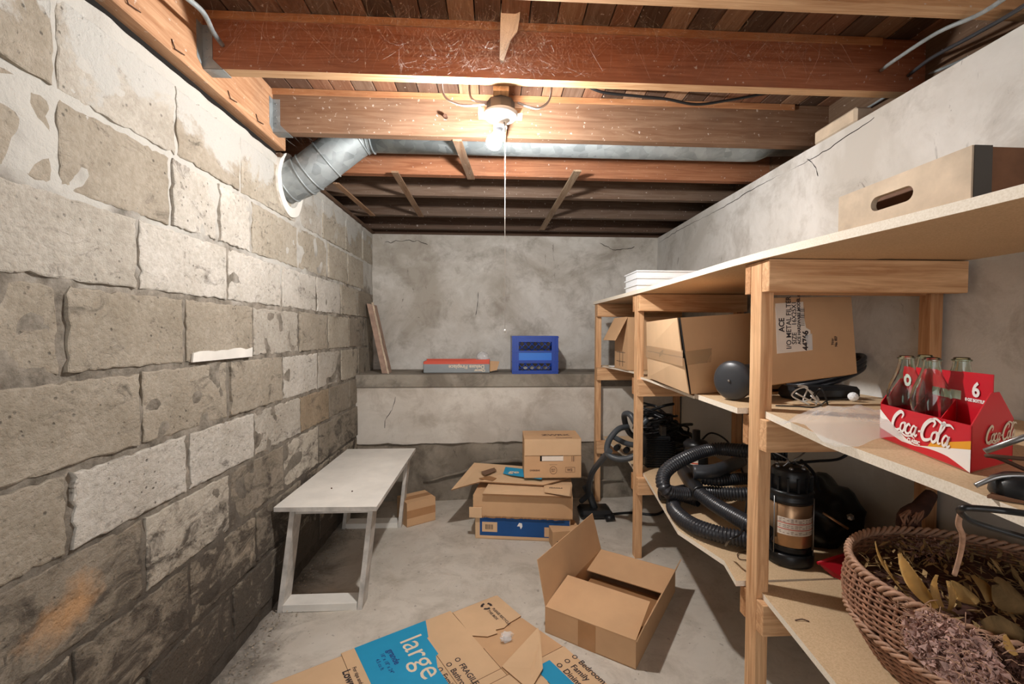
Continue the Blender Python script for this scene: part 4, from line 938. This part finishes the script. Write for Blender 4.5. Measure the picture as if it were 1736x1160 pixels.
# clear plastic bag beside the carton
mb = MB(); vs = []; nn_ = 22
c0 = V((.86, .99, mt+.0))
for j in range(nn_+1):
    for i in range(nn_+1):
        u, v_ = i/nn_, j/nn_
        px_, py_ = u*2-1, v_*2-1
        p_ = V((.83+.13*px_+.02*py_, .98+.13*py_, 0)); e_ = max(0, 1-(px_*px_+py_*py_)*.75)
        p_.z = mt+.003+.050*e_**.7+.022*e_*abs(noise.noise(V((px_*4, py_*4, 1))))+.006*noise.noise(V((px_*13, py_*13, 1)))*e_; vs.append(p_)
mb.faces(vs, [(j*(nn_+1)+i, j*(nn_+1)+i+1, (j+1)*(nn_+1)+i+1, (j+1)*(nn_+1)+i) for j in range(nn_) for i in range(nn_)], 0, True)
tag(obj('plastic_bag', mb, 'film'), 'cloudy clear plastic bag on the middle shelf behind the red carton', 'bag')
# clamp fixture with cord at the near edge
CM = thing('clamp_lamp_part', 'dark metal clamp fitting with bent brackets on the near end of the middle shelf', 'tool', (.76, .60, mt))
k0 = V((.715, .575, mt))
mb = MB(); mb.lathe([(.034, 0), (.036, .004), (.034, .022), (.022, .030), (.010, .030)], 26, Matrix.Translation(k0+V((.02, .0, .002)))); obj('round_base', mb, 'black', CM)
mb = MB(); mb.tube(smoothpath([k0+V((-.03, .02, .012)), k0+V((-.01, .005, .03)), k0+V((.03, -.01, .034)), k0+V((.09, -.03, .03))], 6), .0035, 6); obj('arm', mb, 'steel', CM)
mb = MB(); mb.tube(smoothpath([k0+V((.055, .02, .03)), k0+V((.03, .04, .045)), k0+V((.0, .03, .052)), k0+V((.03, .0, .055)), k0+V((.09, -.01, .055))], 6), .003, 6); obj('bracket', mb, 'rust', CM)
mb = MB(); mb.tube([k0+V((.07, .03, .035)), k0+V((.075, .03, .085))], .006, 8); mb.tube([k0+V((.03, .06, .05)), k0+V((.075, .03, .085)), k0+V((.11, .02, .10))], .0045, 8); obj('pin', mb, 'steel', CM)
mb = MB(); mb.slab([k0+V((-.035, .0, .002)), k0+V((.01, -.04, .002)), k0+V((.09, -.03, .002)), k0+V((.06, .05, .002))], (0, 0, .004)); obj('plate', mb, 'brown_side', CM)
cable('power_cord', [gz(1745, 872, 1.030), gz(1700, 866, 1.027), gz(1655, 862, 1.027), gz(1633, 862, 1.025), gz(1628, 868, 1.013), gz(1648, 884, 1.0), gz(1690, 898, .992), gz(1745, 914, .985)], .0042, 'black', 'black cord looped over the near edge of the middle shelf')
cable('dried_stem', [gz(1628, 872, 1.0), gz(1625, 890, .98), gz(1632, 910, .95), gz(1628, 940, .90), gz(1618, 975, .86)], .0035, 'wicker_pale', 'thin brown stem hanging from the shelf edge over the basket', 'stem')

# ================================================================ LOWER SHELF OBJECTS
bt = .4795
# sump pump / utility vacuum
PX, PY = 1.005, 1.455
PU = thing('sump_pump', 'upright black and bronze sump pump with a printed label on the lower shelf', 'pump', (PX, PY, bt))
T = Matrix.Translation((PX, PY, bt))
def part_l(n, prof, m_, seg=36, par=PU, T_=T): mb = MB(); mb.lathe(prof, seg, T_); return obj(n, mb, m_, par)
part_l('base', [(.05, 0), (.072, .002), (.074, .012), (.074, .036), (.070, .042)], 'black')
part_l('strainer', [(.062, .042), (.062, .047), (.066, .05), (.062, .053), (.066, .056), (.062, .059), (.066, .062), (.062, .066)], 'black')
part_l('motor_housing', [(.064, .066), (.0665, .068), (.0665, .205), (.064, .207)], 'bronze')
part_l('lower_collar', [(.064, .207), (.071, .210), (.072, .222), (.068, .226), (.070, .24), (.072, .243), (.066, .25)], 'black')
part_l('top_cap', [(.062, .25), (.061, .29), (.057, .302), (.056, .312), (.050, .318), (.03, .322), (.001, .324)], 'black')
mb = MB()
for k in range(14):
    a_ = 2*math.pi*k/14; c_, s_ = math.cos(a_), math.sin(a_); mb.box((.059, -.003, .25), (.068, .003, .296), mx=T @ Matrix.Rotation(a_, 4, 'Z'))
obj('cap_ribs', mb, 'black', PU)
mb = MB(); n = 14
for i in range(n):
    a0 = math.radians(205+ i*(130/n)); a1 = math.radians(205+(i+1)*(130/n)); r_ = .0671
    mb.faces([T @ V((r_*math.cos(a), r_*math.sin(a), z)) for a, z in ((a0, .108), (a1, .108), (a1, .165), (a0, .165))], [(0, 1, 2, 3)], 0, True)
obj('white_label', mb, 'label_paper', PU)
mb = MB()
for z in (.126, .146):
    for i in range(n):
        a0 = math.radians(206+i*(128/n)); a1 = math.radians(206+(i+1)*(128/n)); r_ = .0674
        mb.faces([T @ V((r_*math.cos(a), r_*math.sin(a), z_)) for a, z_ in ((a0, z), (a1, z), (a1, z+.0025), (a0, z+.0025))], [(0, 1, 2, 3)])
obj('orange_stripe', mb, 'red_orange', PU)
mb = MB()
for z in (.114, .119, .133, .139, .151, .156, .160):
    for i in range(12):
        if R.random() < .2: continue
        a0 = math.radians(210+i*10); a1 = math.radians(210+i*10+R.uniform(4, 9)); r_ = .0675
        mb.faces([T @ V((r_*math.cos(a), r_*math.sin(a), z_)) for a, z_ in ((a0, z), (a1, z), (a1, z+.0015), (a0, z+.0015))], [(0, 1, 2, 3)])
obj('fine_print', mb, 'ink_soft', PU, kind='stuff')
for a_ in (-55, 20, 200, 120):
    a_ = math.radians(a_); mb = MB(); p_ = V((PX+.0735*math.cos(a_), PY+.0735*math.sin(a_), bt+.04)); mb.tube([p_, p_+V((0, 0, .19))], .0022, 6); obj('tie_rod', mb, 'steel', PU)
for k in range(6):
    a_ = k*1.047; mb = MB(); mb.lathe([(.007, 0), (.007, .006), (.005, .009), (.001, .010)], 8, T @ Matrix.Translation((.043*math.cos(a_), .043*math.sin(a_), .318))); obj('cap_bolt', mb, 'steel', PU)
for dx, s_ in ((-.04, 1), (.02, -1)):
    mb = MB(); mb.tube(smoothpath([V((PX+dx-.03*s_, PY-.01, bt+.375)), V((PX+dx, PY-.02, bt+.36)), V((PX+dx+.02*s_, PY-.02, bt+.345)), V((PX+dx+.005, PY-.015, bt+.325))], 5), .0026, 6); obj('lifting_hook', mb, 'steel', PU)
cable('power_cord', [(PX+.02, PY+.02, bt+.325), (PX+.10, PY+.02, bt+.33), (PX+.20, PY+.03, bt+.335), (PX+.22, PY+.02, bt+.375), (PX+.12, PY+.06, bt+.39), (PX-.02, PY+.06, bt+.385), (PX-.03, PY+.03, bt+.34)], .005, 'black', 'black cord looping off the top of the bronze pump')
cable('power_cord', [(PX+.06, PY+.03, bt+.33), (PX+.12, PY+.05, bt+.28), (PX+.17, PY+.08, bt+.20), (PX+.22, PY+.10, bt+.14)], .006, 'black', 'black cord running down right of the bronze pump')
# black bag and red scoop behind
mb = MB(); bmesh.ops.create_icosphere(mb.b, subdivisions=4, radius=1)
for v_ in mb.b.verts:
    nz = noise.noise(v_.co*2.2)*.22+noise.noise(v_.co*6)*.06
    c_ = v_.co*(1+nz); v_.co = V((1.205+c_.x*.15, 1.62+c_.y*.16, max(bt+.001, bt+.11+c_.z*.125)))
    for f_ in v_.link_faces: f_.smooth = True
tag(obj('rubbish_bag', mb, 'bag_black'), 'black slumped bag on the lower shelf right of the pump', 'bag')
mb = MB(); mb.tube([gz(1395, 870, .66), gz(1438, 897, .62)], .004, 8); tag(obj('metal_rod', mb, 'bronze'), 'short metal rod lying on the black bag', 'rod')
mb = MB(); bmesh.ops.create_icosphere(mb.b, subdivisions=1, radius=.012, matrix=Matrix.Translation(gz(1442, 877, .66))); tag(obj('cable_connector', mb, 'steel'), 'small shiny connector on the black bag', 'connector')
DP = thing('dustpan', 'red plastic dustpan lying between pump and basket', 'dustpan', tuple(gz(1410, 965, bt)))
a, b_, c_, d_ = gz(1386, 955, bt+.03), gz(1446, 938, bt+.055), gz(1446, 992, bt+.002), gz(1412, 978, bt+.002)
mb = MB(); mb.slab([a, b_, c_, d_], (0, 0, .003)); obj('pan', mb, 'red_dark', DP)
mb = MB(); mb.tube([a, b_+V((0, 0, .004))], .005, 8); obj('pan_lip', mb, 'red', DP)

# ribbed hose in loose coils (bay two)
def hose(name, pts, r, m_, label, step=.0030, seg=16, ribs=1, par=None):
    mb = MB(); P_ = resample(smoothpath(pts, 14), step); mb.tube(P_, r, seg, ribs=ribs, cap=False); return mb
HS = thing('corrugated_hose', 'thick black corrugated hose in loose coils on the lower shelf', 'hose', (.9, 1.8, bt))
hr = .030
pts = [gz(1330, 770, .76), gz(1265, 765, .74), gz(1210, 762, .72), gz(1160, 778, .69), gz(1127, 802, .64), gz(1128, 830, .585), gz(1160, 838, .555), gz(1205, 836, .55), gz(1260, 838, .56), gz(1320, 835, .58)]
obj('ribbed_hose', hose('h', pts, hr, '', ''), 'rubber', HS)
pts = [gz(1300, 905, .58), gz(1262, 885, .57), gz(1215, 858, .56), gz(1185, 836, .57)]
obj('ribbed_hose', hose('h', pts, hr, '', ''), 'rubber', HS)
pts = [gz(1187, 838, .57), gz(1172, 818, .58), gz(1160, 800, .585)]
mb = MB(); mb.tube(smoothpath(pts, 6), .033, 18); obj('hose_cuff', mb, 'black', HS)
pts = [gz(1310, 925, .525), gz(1262, 915, .522), gz(1215, 905, .520), gz(1170, 888, .518), gz(1142, 862, .517), gz(1150, 840, .517), gz(1185, 848, .517)]
obj('ribbed_hose', hose('h', pts, hr, '', ''), 'rubber', HS)
pts = [gz(1118, 838, .515), gz(1130, 838, .515), gz(1160, 832, .512)]
mb = MB(); mb.tube(pts, .028, 18, cap=False); mb.tube([p_+V((.002, 0, 0)) for p_ in pts], .024, 18, cap=True); obj('hose_end', mb, 'black', HS)
pts = [gz(1320, 812, .60), gz(1260, 812, .60), gz(1215, 815, .60), gz(1190, 812, .60)]
obj('ribbed_hose', hose('h', pts, .026, '', ''), 'rubber', HS)
pts = [gz(1175, 800, .64), gz(1215, 798, .645), (1.2, 2.1, .63)]
mb = MB(); mb.tube(smoothpath(pts, 5), .030, 16); obj('wand_tube', mb, 'dark_grey', HS)
cable('power_cord', [gz(1268, 840, .60), gz(1262, 880, .58), gz(1255, 905, .585), gz(1237, 915, .58), gz(1230, 925, .53)], .0035, 'black', 'thin black cord hanging over the corrugated hose by the third post')
mb = MB(); mb.tube(smoothpath([gz(1275, 935, .482), gz(1252, 938, .482), gz(1254, 948, .482), gz(1275, 950, .482)], 6), .0016, 5); tag(obj('wire_loop', mb, 'rust'), 'thin wire loop on the lower shelf at the third post', 'wire')

# smooth grey vacuum hose (bay one) hanging to the floor
GH = thing('vacuum_hose', 'smooth grey vacuum hose coiled on the lower shelf and drooping to the floor', 'hose', (.85, 2.7, bt))
b1 = .50
pts = [V((.92, 2.62, .74)), gy(1082, 722, 2.62), gy(1068, 703, 2.66), gy(1058, 706, 2.74), gy(1068, 735, 2.85), gy(1095, 745, 2.85), V((1.12, 2.75, .60))]
mb = MB(); mb.tube(smoothpath(pts, 8), .018, 14); obj('hose_run', mb, 'grey_hose', GH)
pts = [gy(1064, 724, 2.74), gy(1048, 728, 2.70), gy(1032, 748, 2.66), gy(1030, 768, 2.60), gy(1042, 777, 2.56), gy(1062, 778, 2.54), gy(1088, 770, 2.54), V((.98, 2.6, .53))]
mb = MB(); mb.tube(smoothpath(pts, 8), .018, 14); obj('hose_run', mb, 'grey_hose', GH)
pts = [gy(1042, 742, 2.85), gy(1062, 752, 2.75), gy(1090, 757, 2.65)]
mb = MB(); mb.tube(smoothpath(pts, 6), .017, 14); obj('hose_run', mb, 'grey_hose', GH)
for px_, py_ in ((1045, 760), (1061, 764)):
    p_ = gy(px_, py_, 2.78); mb = MB(); mb.tube([p_, p_+V((.03, .06, -.005))], .019, 14, cap=True); obj('hose_end', mb, 'black', GH)
pts = [gy(1034, 764, 2.58), gy(1020, 780, 2.66), gy(1005, 800, 2.78), gy(999, 820, 2.9), gy(997, 838, 3.0), gy(985, 850, 3.05)]
mb = MB(); mb.tube(smoothpath(pts, 8), .018, 14); obj('hose_run', mb, 'grey_hose', GH)
VH = thing('vacuum_tool', 'dark vacuum floor head under the far end of the shelving', 'vacuum', (.72, 3.0, 0))
mb = MB(); mb.box((.58, 2.92, .004), (.80, 3.08, .06), .018); obj('head_body', mb, 'black', VH)
mb = MB(); mb.tube([(.69, 3.0, .05), (.66, 3.02, .14), (.63, 3.03, .2)], .024, 12); obj('head_neck', mb, 'grey_hose', VH)
mb = MB(); mb.tube([(.74, 2.90, .02), (.80, 2.90, .03)], .018, 12); obj('head_wheel', mb, 'black', VH)
cable('power_cord', [(.80, 3.0, .008), (.95, 3.02, .008), (1.1, 2.98, .008), (1.2, 3.05, .008)], .009, 'black', 'thick black cord on the floor under the shelving')

# finned motor case
FM = thing('finned_compressor', 'black D-shaped finned motor housing on the lower shelf by the second post', 'motor', (.98, 2.47, .478))
for k in range(17):
    z = .482+k*.0098; mb = MB(); pr = []
    for i in range(9):
        a_ = math.radians(-90+180*i/8); pr.append(V((1.00+.065*math.cos(a_), 2.56+.062*math.sin(a_), z)))
    zz_ = abs(k-8)/8; s_ = 1-.18*zz_**3; pr = [V((.86+(p_.x-.86)*s_, p_.y, p_.z)) for p_ in pr]
    mb.slab([V((.875, 2.498, z)), *pr, V((.875, 2.622, z))], (0, 0, .0045)); obj('fin', mb, 'black', FM)
mb = MB(); mb.box((.872, 2.51, .480), (1.02, 2.61, .655), .006); obj('housing', mb, 'black', FM)
mb = MB(); mb.box((.97, 2.53, .655), (1.0, 2.57, .71), .003); obj('bracket', mb, 'strap_metal', FM)
# second pump with label, cords heaped behind
P2 = thing('small_pump', 'small black pump with a white and orange label behind the corrugated hose', 'pump', (1.06, 2.32, .479))
T2 = Matrix.Translation((1.07, 2.30, .479))
for n_, pr in (('pump_body', [(.055, 0), (.06, .004), (.06, .16), (.055, .165)]), ('pump_cap', [(.065, .165), (.066, .19), (.05, .205), (.02, .212), (.02, .26), (.014, .262)])):
    mb = MB(); mb.lathe(pr, 24, T2); obj(n_, mb, 'black', P2)
mb = MB()
for i in range(5):
    a0, a1 = math.radians(205+i*10), math.radians(215+i*10)
    mb.faces([T2 @ V((.0605*math.cos(a), .0605*math.sin(a), z)) for a, z in ((a0, .09), (a1, .09), (a1, .15), (a0, .15))], [(0, 1, 2, 3)])
obj('white_label', mb, 'label_paper', P2)
mb = MB()
for z in (.094, .145):
    for i in range(5):
        a0, a1 = math.radians(205+i*10), math.radians(215+i*10); mb.faces([T2 @ V((.0608*math.cos(a), .0608*math.sin(a), z_)) for a, z_ in ((a0, z), (a1, z), (a1, z+.006), (a0, z+.006))], [(0, 1, 2, 3)])
obj('orange_stripe', mb, 'red_orange', P2)
labs = ['heaped black cord highest behind the finned housing', 'black cord coil between the finned housing and the small pump', 'black cord coil lying low behind the grey hose', 'black cord draped over the small pump', 'thin black cord coil against the wall behind the finned housing', 'black cord bundle nearest the grey hose ends']
for k in range(6):
    c0 = V((1.0+R.uniform(-.03, .16), 2.72+R.uniform(-.08, .12), .56+.025*k)); pts = []
    for i in range(26):
        a_ = i*.55+k; pts.append(c0+V(((.09+.03*math.sin(i*1.7+k))*math.cos(a_), .08*math.sin(a_), .05*math.sin(a_*.7+k*2)+.004*i)))
    for p_ in pts: p_.x = min(p_.x, 1.33)
    cable('power_cord', pts, .0065 if k % 2 else .009, 'black', labs[k], n=4)
mb = MB(); bmesh.ops.create_icosphere(mb.b, subdivisions=4, radius=1)
for v_ in mb.b.verts:
    c_ = v_.co*(1+noise.noise(v_.co*2.5)*.3); v_.co = V((1.09+c_.x*.15, 2.80+c_.y*.14, max(.479, .57+c_.z*.13)))
    for f_ in v_.link_faces: f_.smooth = True
tag(obj('tool_bag', mb, 'bag_black'), 'dark bundle under the heaped cords on the lower shelf', 'bag')
cable('power_cord', [(1.12, 2.36, .66), (1.2, 2.40, .70), (1.28, 2.38, .66), (1.32, 2.34, .56), (1.33, 2.3, .50)], .005, 'black', 'single black cord arching right of the small pump')
cable('power_cord', [(.92, 2.9, .62), (.98, 2.95, .74), (1.08, 2.95, .76), (1.16, 2.9, .70)], .006, 'black', 'black cord arching highest over the heap beside the second post')

# ================================================================ BASKET
BK = thing('wicker_basket', 'round brown wicker basket with a braided rim on the lower shelf, full of dried plants', 'basket', (1.125, .915, .4795))
BC = V((1.125, .915, 0)); BZ = .4795; BH = .215
def brad(u): return .228+.055*math.sin(min(1, u*1.15)*math.pi*.62)-.01*max(0, u-.8)*3
nst = 56; mb = MB(); rows = 32
for r in range(rows):
    u = r/(rows-1); ph = r % 2
    if r in (15, 16): continue
    pts = []; ns_ = nst*4
    for k in range(ns_):
        a_ = 2*math.pi*k/ns_; wv_ = .0045*math.cos(a_*nst/2+math.pi*ph); rr = brad(u)+wv_
        pts.append(BC+V((rr*math.cos(a_), rr*math.sin(a_), BZ+.006+u*(BH-.02))))
    mb.tube(pts, .0030, 5, True)
obj('weave', mb, 'wicker', BK, kind='stuff')
mb = MB()
for k in range(nst):
    a_ = 2*math.pi*k/nst; mb.tube([BC+V((brad(i/6)*math.cos(a_), brad(i/6)*math.sin(a_), BZ+.004+i/6*(BH-.012))) for i in range(7)], .0038, 5)
obj('stakes', mb, 'wicker', BK, kind='stuff')
for nm, zz_, amp, u in (('braided_rim', BZ+BH, .0085, 1.0), ('waist_braid', BZ+.095, .006, .5)):
    for s_ in range(3):
        mb = MB(); pts = []
        for k in range(240):
            a_ = 2*math.pi*k/240; ph = a_*30+s_*2.094+.5*noise.noise(V((a_*4, s_, 0))); rr = brad(u)+amp*.7*math.cos(ph)+.002; pts.append(BC+V((rr*math.cos(a_), rr*math.sin(a_), zz_+amp*math.sin(ph))))
        mb.tube(pts, .0048 if nm == 'braided_rim' else .004, 6, True); obj(nm, mb, 'wicker_pale', BK)
mb = MB(); mb.lathe([(.222, .002), (.222, .010)], 32, Matrix.Translation((BC.x, BC.y, BZ))); obj('basket_base', mb, 'wicker', BK)
# bed of dried material
mb = MB(); N_ = 34; vs = [BC+V((0, 0, BZ+.185))]; fs = []
for j in range(1, 9):
    for k in range(N_):
        a_ = 2*math.pi*k/N_; rr = .262*j/8; vs.append(BC+V((rr*math.cos(a_), rr*math.sin(a_), BZ+.185-.02*(j/8)+.05*noise.noise(V((rr*math.cos(a_)*9, rr*math.sin(a_)*9, 4))))))
for k in range(N_): fs.append((0, 1+k, 1+(k+1) % N_))
for j in range(7):
    for k in range(N_): a_ = 1+j*N_; fs.append((a_+k, a_+N_+k, a_+N_+(k+1) % N_, a_+(k+1) % N_))
mb.faces(vs, fs, 0, True); o = obj('dried_stems', mb, 'bark'); o['kind'] = 'stuff'; tag(o, 'bed of dark dried stems filling the wicker basket', 'dried plants')
mb = MB()
for k in range(900):
    a_ = R.uniform(0, 6.283); rr = .25*math.sqrt(R.random()); p_ = BC+V((rr*math.cos(a_), rr*math.sin(a_), BZ+.185+R.uniform(-.01, .035)))
    d = V((R.uniform(-1, 1), R.uniform(-1, 1), R.uniform(-.2, .6))).normalized()*R.uniform(.012, .045); s_ = d.cross(V((R.random(), R.random(), 1))).normalized()*R.uniform(.002, .006)
    mb.faces([p_-d*.5, p_+s_, p_+d*.5, p_-s_+V((0, 0, .002))], [(0, 1, 2, 3)])
o = obj('dried_bits', mb, 'moss'); o['kind'] = 'stuff'; tag(o, 'loose brown leaf bits on top of the basket', 'dried plants')
def leaf(base, tip, wd, bend, m_, label, name='husk_leaf', g=None):
    base, tip = V(base), V(tip); d = tip-base; sd = d.cross(V((.3, -1, .2))).normalized(); nn = d.cross(sd).normalized(); vs = []; n = 9
    for i in range(n+1):
        u = i/n; w_ = wd*math.sin(math.pi*min(.97, (u*.86+.12)))**.8; c_ = base+d*u+nn*bend*math.sin(math.pi*u)
        vs += [c_-sd*w_+nn*.25*wd, c_-nn*.12*wd, c_+sd*w_+nn*.25*wd]
    fs = []
    for i in range(n): a_ = 3*i; fs += [(a_, a_+1, a_+4, a_+3), (a_+1, a_+2, a_+5, a_+4)]
    mb = MB(); mb.faces(vs, fs, 0, True); bmesh.ops.solidify(mb.b, geom=mb.b.faces[:], thickness=.0012)
    return tag(obj(name, mb, m_), label, 'dried leaf', g)
zb_ = BZ+.185
leaf(gz(1590, 1030, zb_+.03), gz(1527, 938, zb_+.13), .020, .01, 'husk', 'tallest upright tan husk leaf in the basket')
leaf(gz(1600, 1030, zb_+.04), gz(1590, 975, zb_+.10), .013, .008, 'husk', 'tan husk leaf standing just right of the tallest one')
leaf(gz(1612, 1035, zb_+.03), gz(1608, 985, zb_+.09), .013, -.008, 'husk', 'darker husk leaf third from the tallest one')
leaf(gz(1525, 990, zb_+.02), gz(1484, 918, zb_+.09), .006, .01, 'husk', 'narrow straw-like leaf leaning on the left basket rim')
leaf(gz(1660, 1020, zb_+.05), gz(1612, 985, zb_+.08), .018, .012, 'husk', 'pale greenish husk curl in the middle of the basket')
leaf(gz(1680, 1020, zb_+.05), gz(1650, 975, zb_+.09), .018, -.01, 'husk', 'folded husk leaf behind the pale greenish curl')
leaf(gz(1745, 1030, zb_+.05), gz(1690, 990, zb_+.10), .030, .014, 'moss', 'broad olive brown leaf at the right of the basket')
leaf(gz(1740, 1080, zb_+.04), gz(1665, 1060, zb_+.05), .022, .01, 'moss', 'olive brown leaf lying flat nearest the right edge')
leaf(gz(1725, 1110, zb_+.05), gz(1705, 1075, zb_+.09), .010, .004, 'husk', 'pinkish tan stub of leaf low at the right of the basket')
leaf(gz(1540, 1010, zb_+.03), gz(1500, 950, zb_+.06), .008, .006, 'husk', 'second narrow tan leaf leaning on the left basket rim')
# mauve dried flower head hanging over the rim
def fluff(c0, rad, n, m_, label, name, size=(.003, .008)):
    mb = MB()
    for k in range(n):
        d = V((R.gauss(0, 1), R.gauss(0, 1), R.gauss(0, 1))).normalized()*(R.random()**.4); p_ = V(c0)+V((d.x*rad[0], d.y*rad[1], d.z*rad[2])); s_ = R.uniform(*size)
        q_ = [p_+V((R.uniform(-1, 1), R.uniform(-1, 1), R.uniform(-1, 1)))*s_ for _ in range(4)]; mb.faces(q_, [(0, 1, 2), (0, 2, 3), (0, 3, 1), (1, 3, 2)])
    o = obj(name, mb, m_); o['kind'] = 'stuff'; return tag(o, label, 'dried flowers')
c0 = gz(1610, 1100, BZ+.225)
fluff(c0, (.055, .075, .045), 2600, 'petal', 'dusty mauve dried flower head spilling over the near basket rim', 'dried_flowers')
mb = MB()
for k in range(260):
    p_ = c0+V((R.uniform(-.05, .05), R.uniform(-.07, .07), R.uniform(-.03, .045))); d = V((R.gauss(0, 1), R.gauss(0, 1), R.gauss(0, .6))).normalized()*R.uniform(.01, .03); mb.tube([p_, p_+d*.5+V((0, 0, .004)), p_+d], .0008, 3)
o = obj('dried_twigs', mb, 'wicker_pale'); o['kind'] = 'stuff'; tag(o, 'pale twiggy stems among the mauve dried flowers', 'dried flowers')
fluff(gz(1575, 930, BZ+.18), (.09, .09, .03), 900, 'petal', 'dark purple dried flowers deep in the back of the basket', 'dried_flowers', (.002, .006))
fluff(gz(1680, 1120, BZ+.20), (.07, .07, .035), 900, 'bark', 'dark dried seed heads at the near right of the basket', 'dried_flowers', (.003, .008))
BR = thing('bark_twist', 'rusty brown twist of bark standing behind the basket against the wall', 'bark', (1.30, 1.22, BZ))  # roll of dry bark with loose strips
mb = MB(); mb.tube(smoothpath([V((1.25, 1.20, BZ+.02)), gy(1540, 890, 1.22), gy(1560, 862, 1.24), gy(1578, 838, 1.26)], 5), lambda u: .035-.018*u, 10); obj('bark_roll', mb, 'bark', BR)
mb = MB()
for k in range(14):
    p_ = gy(1530+k*2, 893, 1.2); mb.tube([p_, p_+V((R.uniform(-.02, .02), R.uniform(-.01, .01), .03)), gy(1550+k*2, 855, 1.24)], .003, 5)
obj('bark_strip', mb, 'wicker', BR, kind='stuff')

# ================================================================ DEBRIS, TWIGS, COBWEBS
mb = MB()
for k in range(1500):
    y_ = R.uniform(.9, 3.2); x_ = XL+.02+abs(R.gauss(0, .055)); s_ = R.uniform(.002, .007)*(1.6 if R.random() < .06 else 1); p_ = V((x_, y_, s_*.4))
    mb.faces([p_+V((R.uniform(-1, 1), R.uniform(-1, 1), R.uniform(0, 1)))*s_ for _ in range(4)], [(0, 1, 2), (0, 2, 3), (0, 3, 1), (1, 3, 2)])
for k in range(260):
    p_ = V((R.uniform(-.95, .75), R.uniform(1.4, 3.3), .004)); s_ = R.uniform(.0012, .004); mb.faces([p_+V((R.uniform(-1, 1), R.uniform(-1, 1), R.uniform(0, 1)))*s_ for _ in range(4)], [(0, 1, 2), (0, 2, 3), (0, 3, 1), (1, 3, 2)])
o = obj('debris', mb, 'dust'); o['kind'] = 'stuff'; tag(o, 'crumbled mortar grit scattered along the foot of the block wall', 'debris')
mb = MB(); mb.tube(smoothpath([gz(1348, 1052, .481), gz(1360, 1050, .483), gz(1372, 1054, .481)], 4), .0015, 5); tag(obj('twig', mb, 'bark'), 'small dark twig on the bare lower shelf beside the basket', 'twig')
for px_, py_, lb_ in ((562, 828, 'dark pebble on the bench seat nearest its near edge'), (597, 833, 'dark pebble on the bench seat nearest its right edge')):
    p_ = gz(px_, py_, .47); mb = MB(); bmesh.ops.create_icosphere(mb.b, subdivisions=1, radius=.004, matrix=Matrix.Translation(p_)); tag(obj('pebble', mb, 'bark'), lb_, 'pebble')
def web(n, sample, label, r=.00026):
    mb = MB()
    for k in range(n):
        a, b = sample(); m_ = a.lerp(b, .5)+V((R.uniform(-.01, .01), 0, -R.uniform(.0, .02))); d = V((R.gauss(0, 1), R.gauss(0, .4), R.gauss(0, 1))).normalized()*r*R.uniform(.6, 1.5)
        q = smoothpath([a, a.lerp(b, .33)+V((R.gauss(0, .01), 0, -R.uniform(0, .012))), m_, b], 3); mb.faces([p_+s_*d for p_ in q for s_ in (-1, 1)], [(2*i, 2*i+1, 2*i+3, 2*i+2) for i in range(len(q)-1)])
    mb.recalc = False
    o = obj('cobweb', mb, 'web'); o['kind'] = 'stuff'; tag(o, label, 'cobweb')
def s_a():
    x_ = R.gauss(.0, .16); a = V((x_, 1.573-R.uniform(0, .05), R.uniform(2.13, 2.31))); b = a+V((R.gauss(0, .05), -R.uniform(0, .05), R.gauss(0, .08))); b.z = min(2.316, max(2.13, b.z)); b.y = min(b.y, 1.575); return a, b
web(1100, s_a, 'thick cobwebs hanging on the reddish joist above the lamp')
def s_b():
    x_ = R.uniform(-.9, 1.2); a = V((x_, 1.572-abs(R.gauss(0, .05)), 2.314)); b = V((x_+R.gauss(0, .10), 1.574, R.uniform(2.14, 2.31))); return a, b
web(700, s_b, 'fine cobwebs strung from the planks to the reddish joist')
def s_c():
    x_ = R.uniform(-1.0, -.75); a = V((x_, 2.12, R.uniform(2.15, 2.31))); return a, V((x_+R.gauss(0, .1), 2.45, R.uniform(2.12, 2.31)))
web(120, s_c, 'cobwebs in the dark gap above the duct elbow')
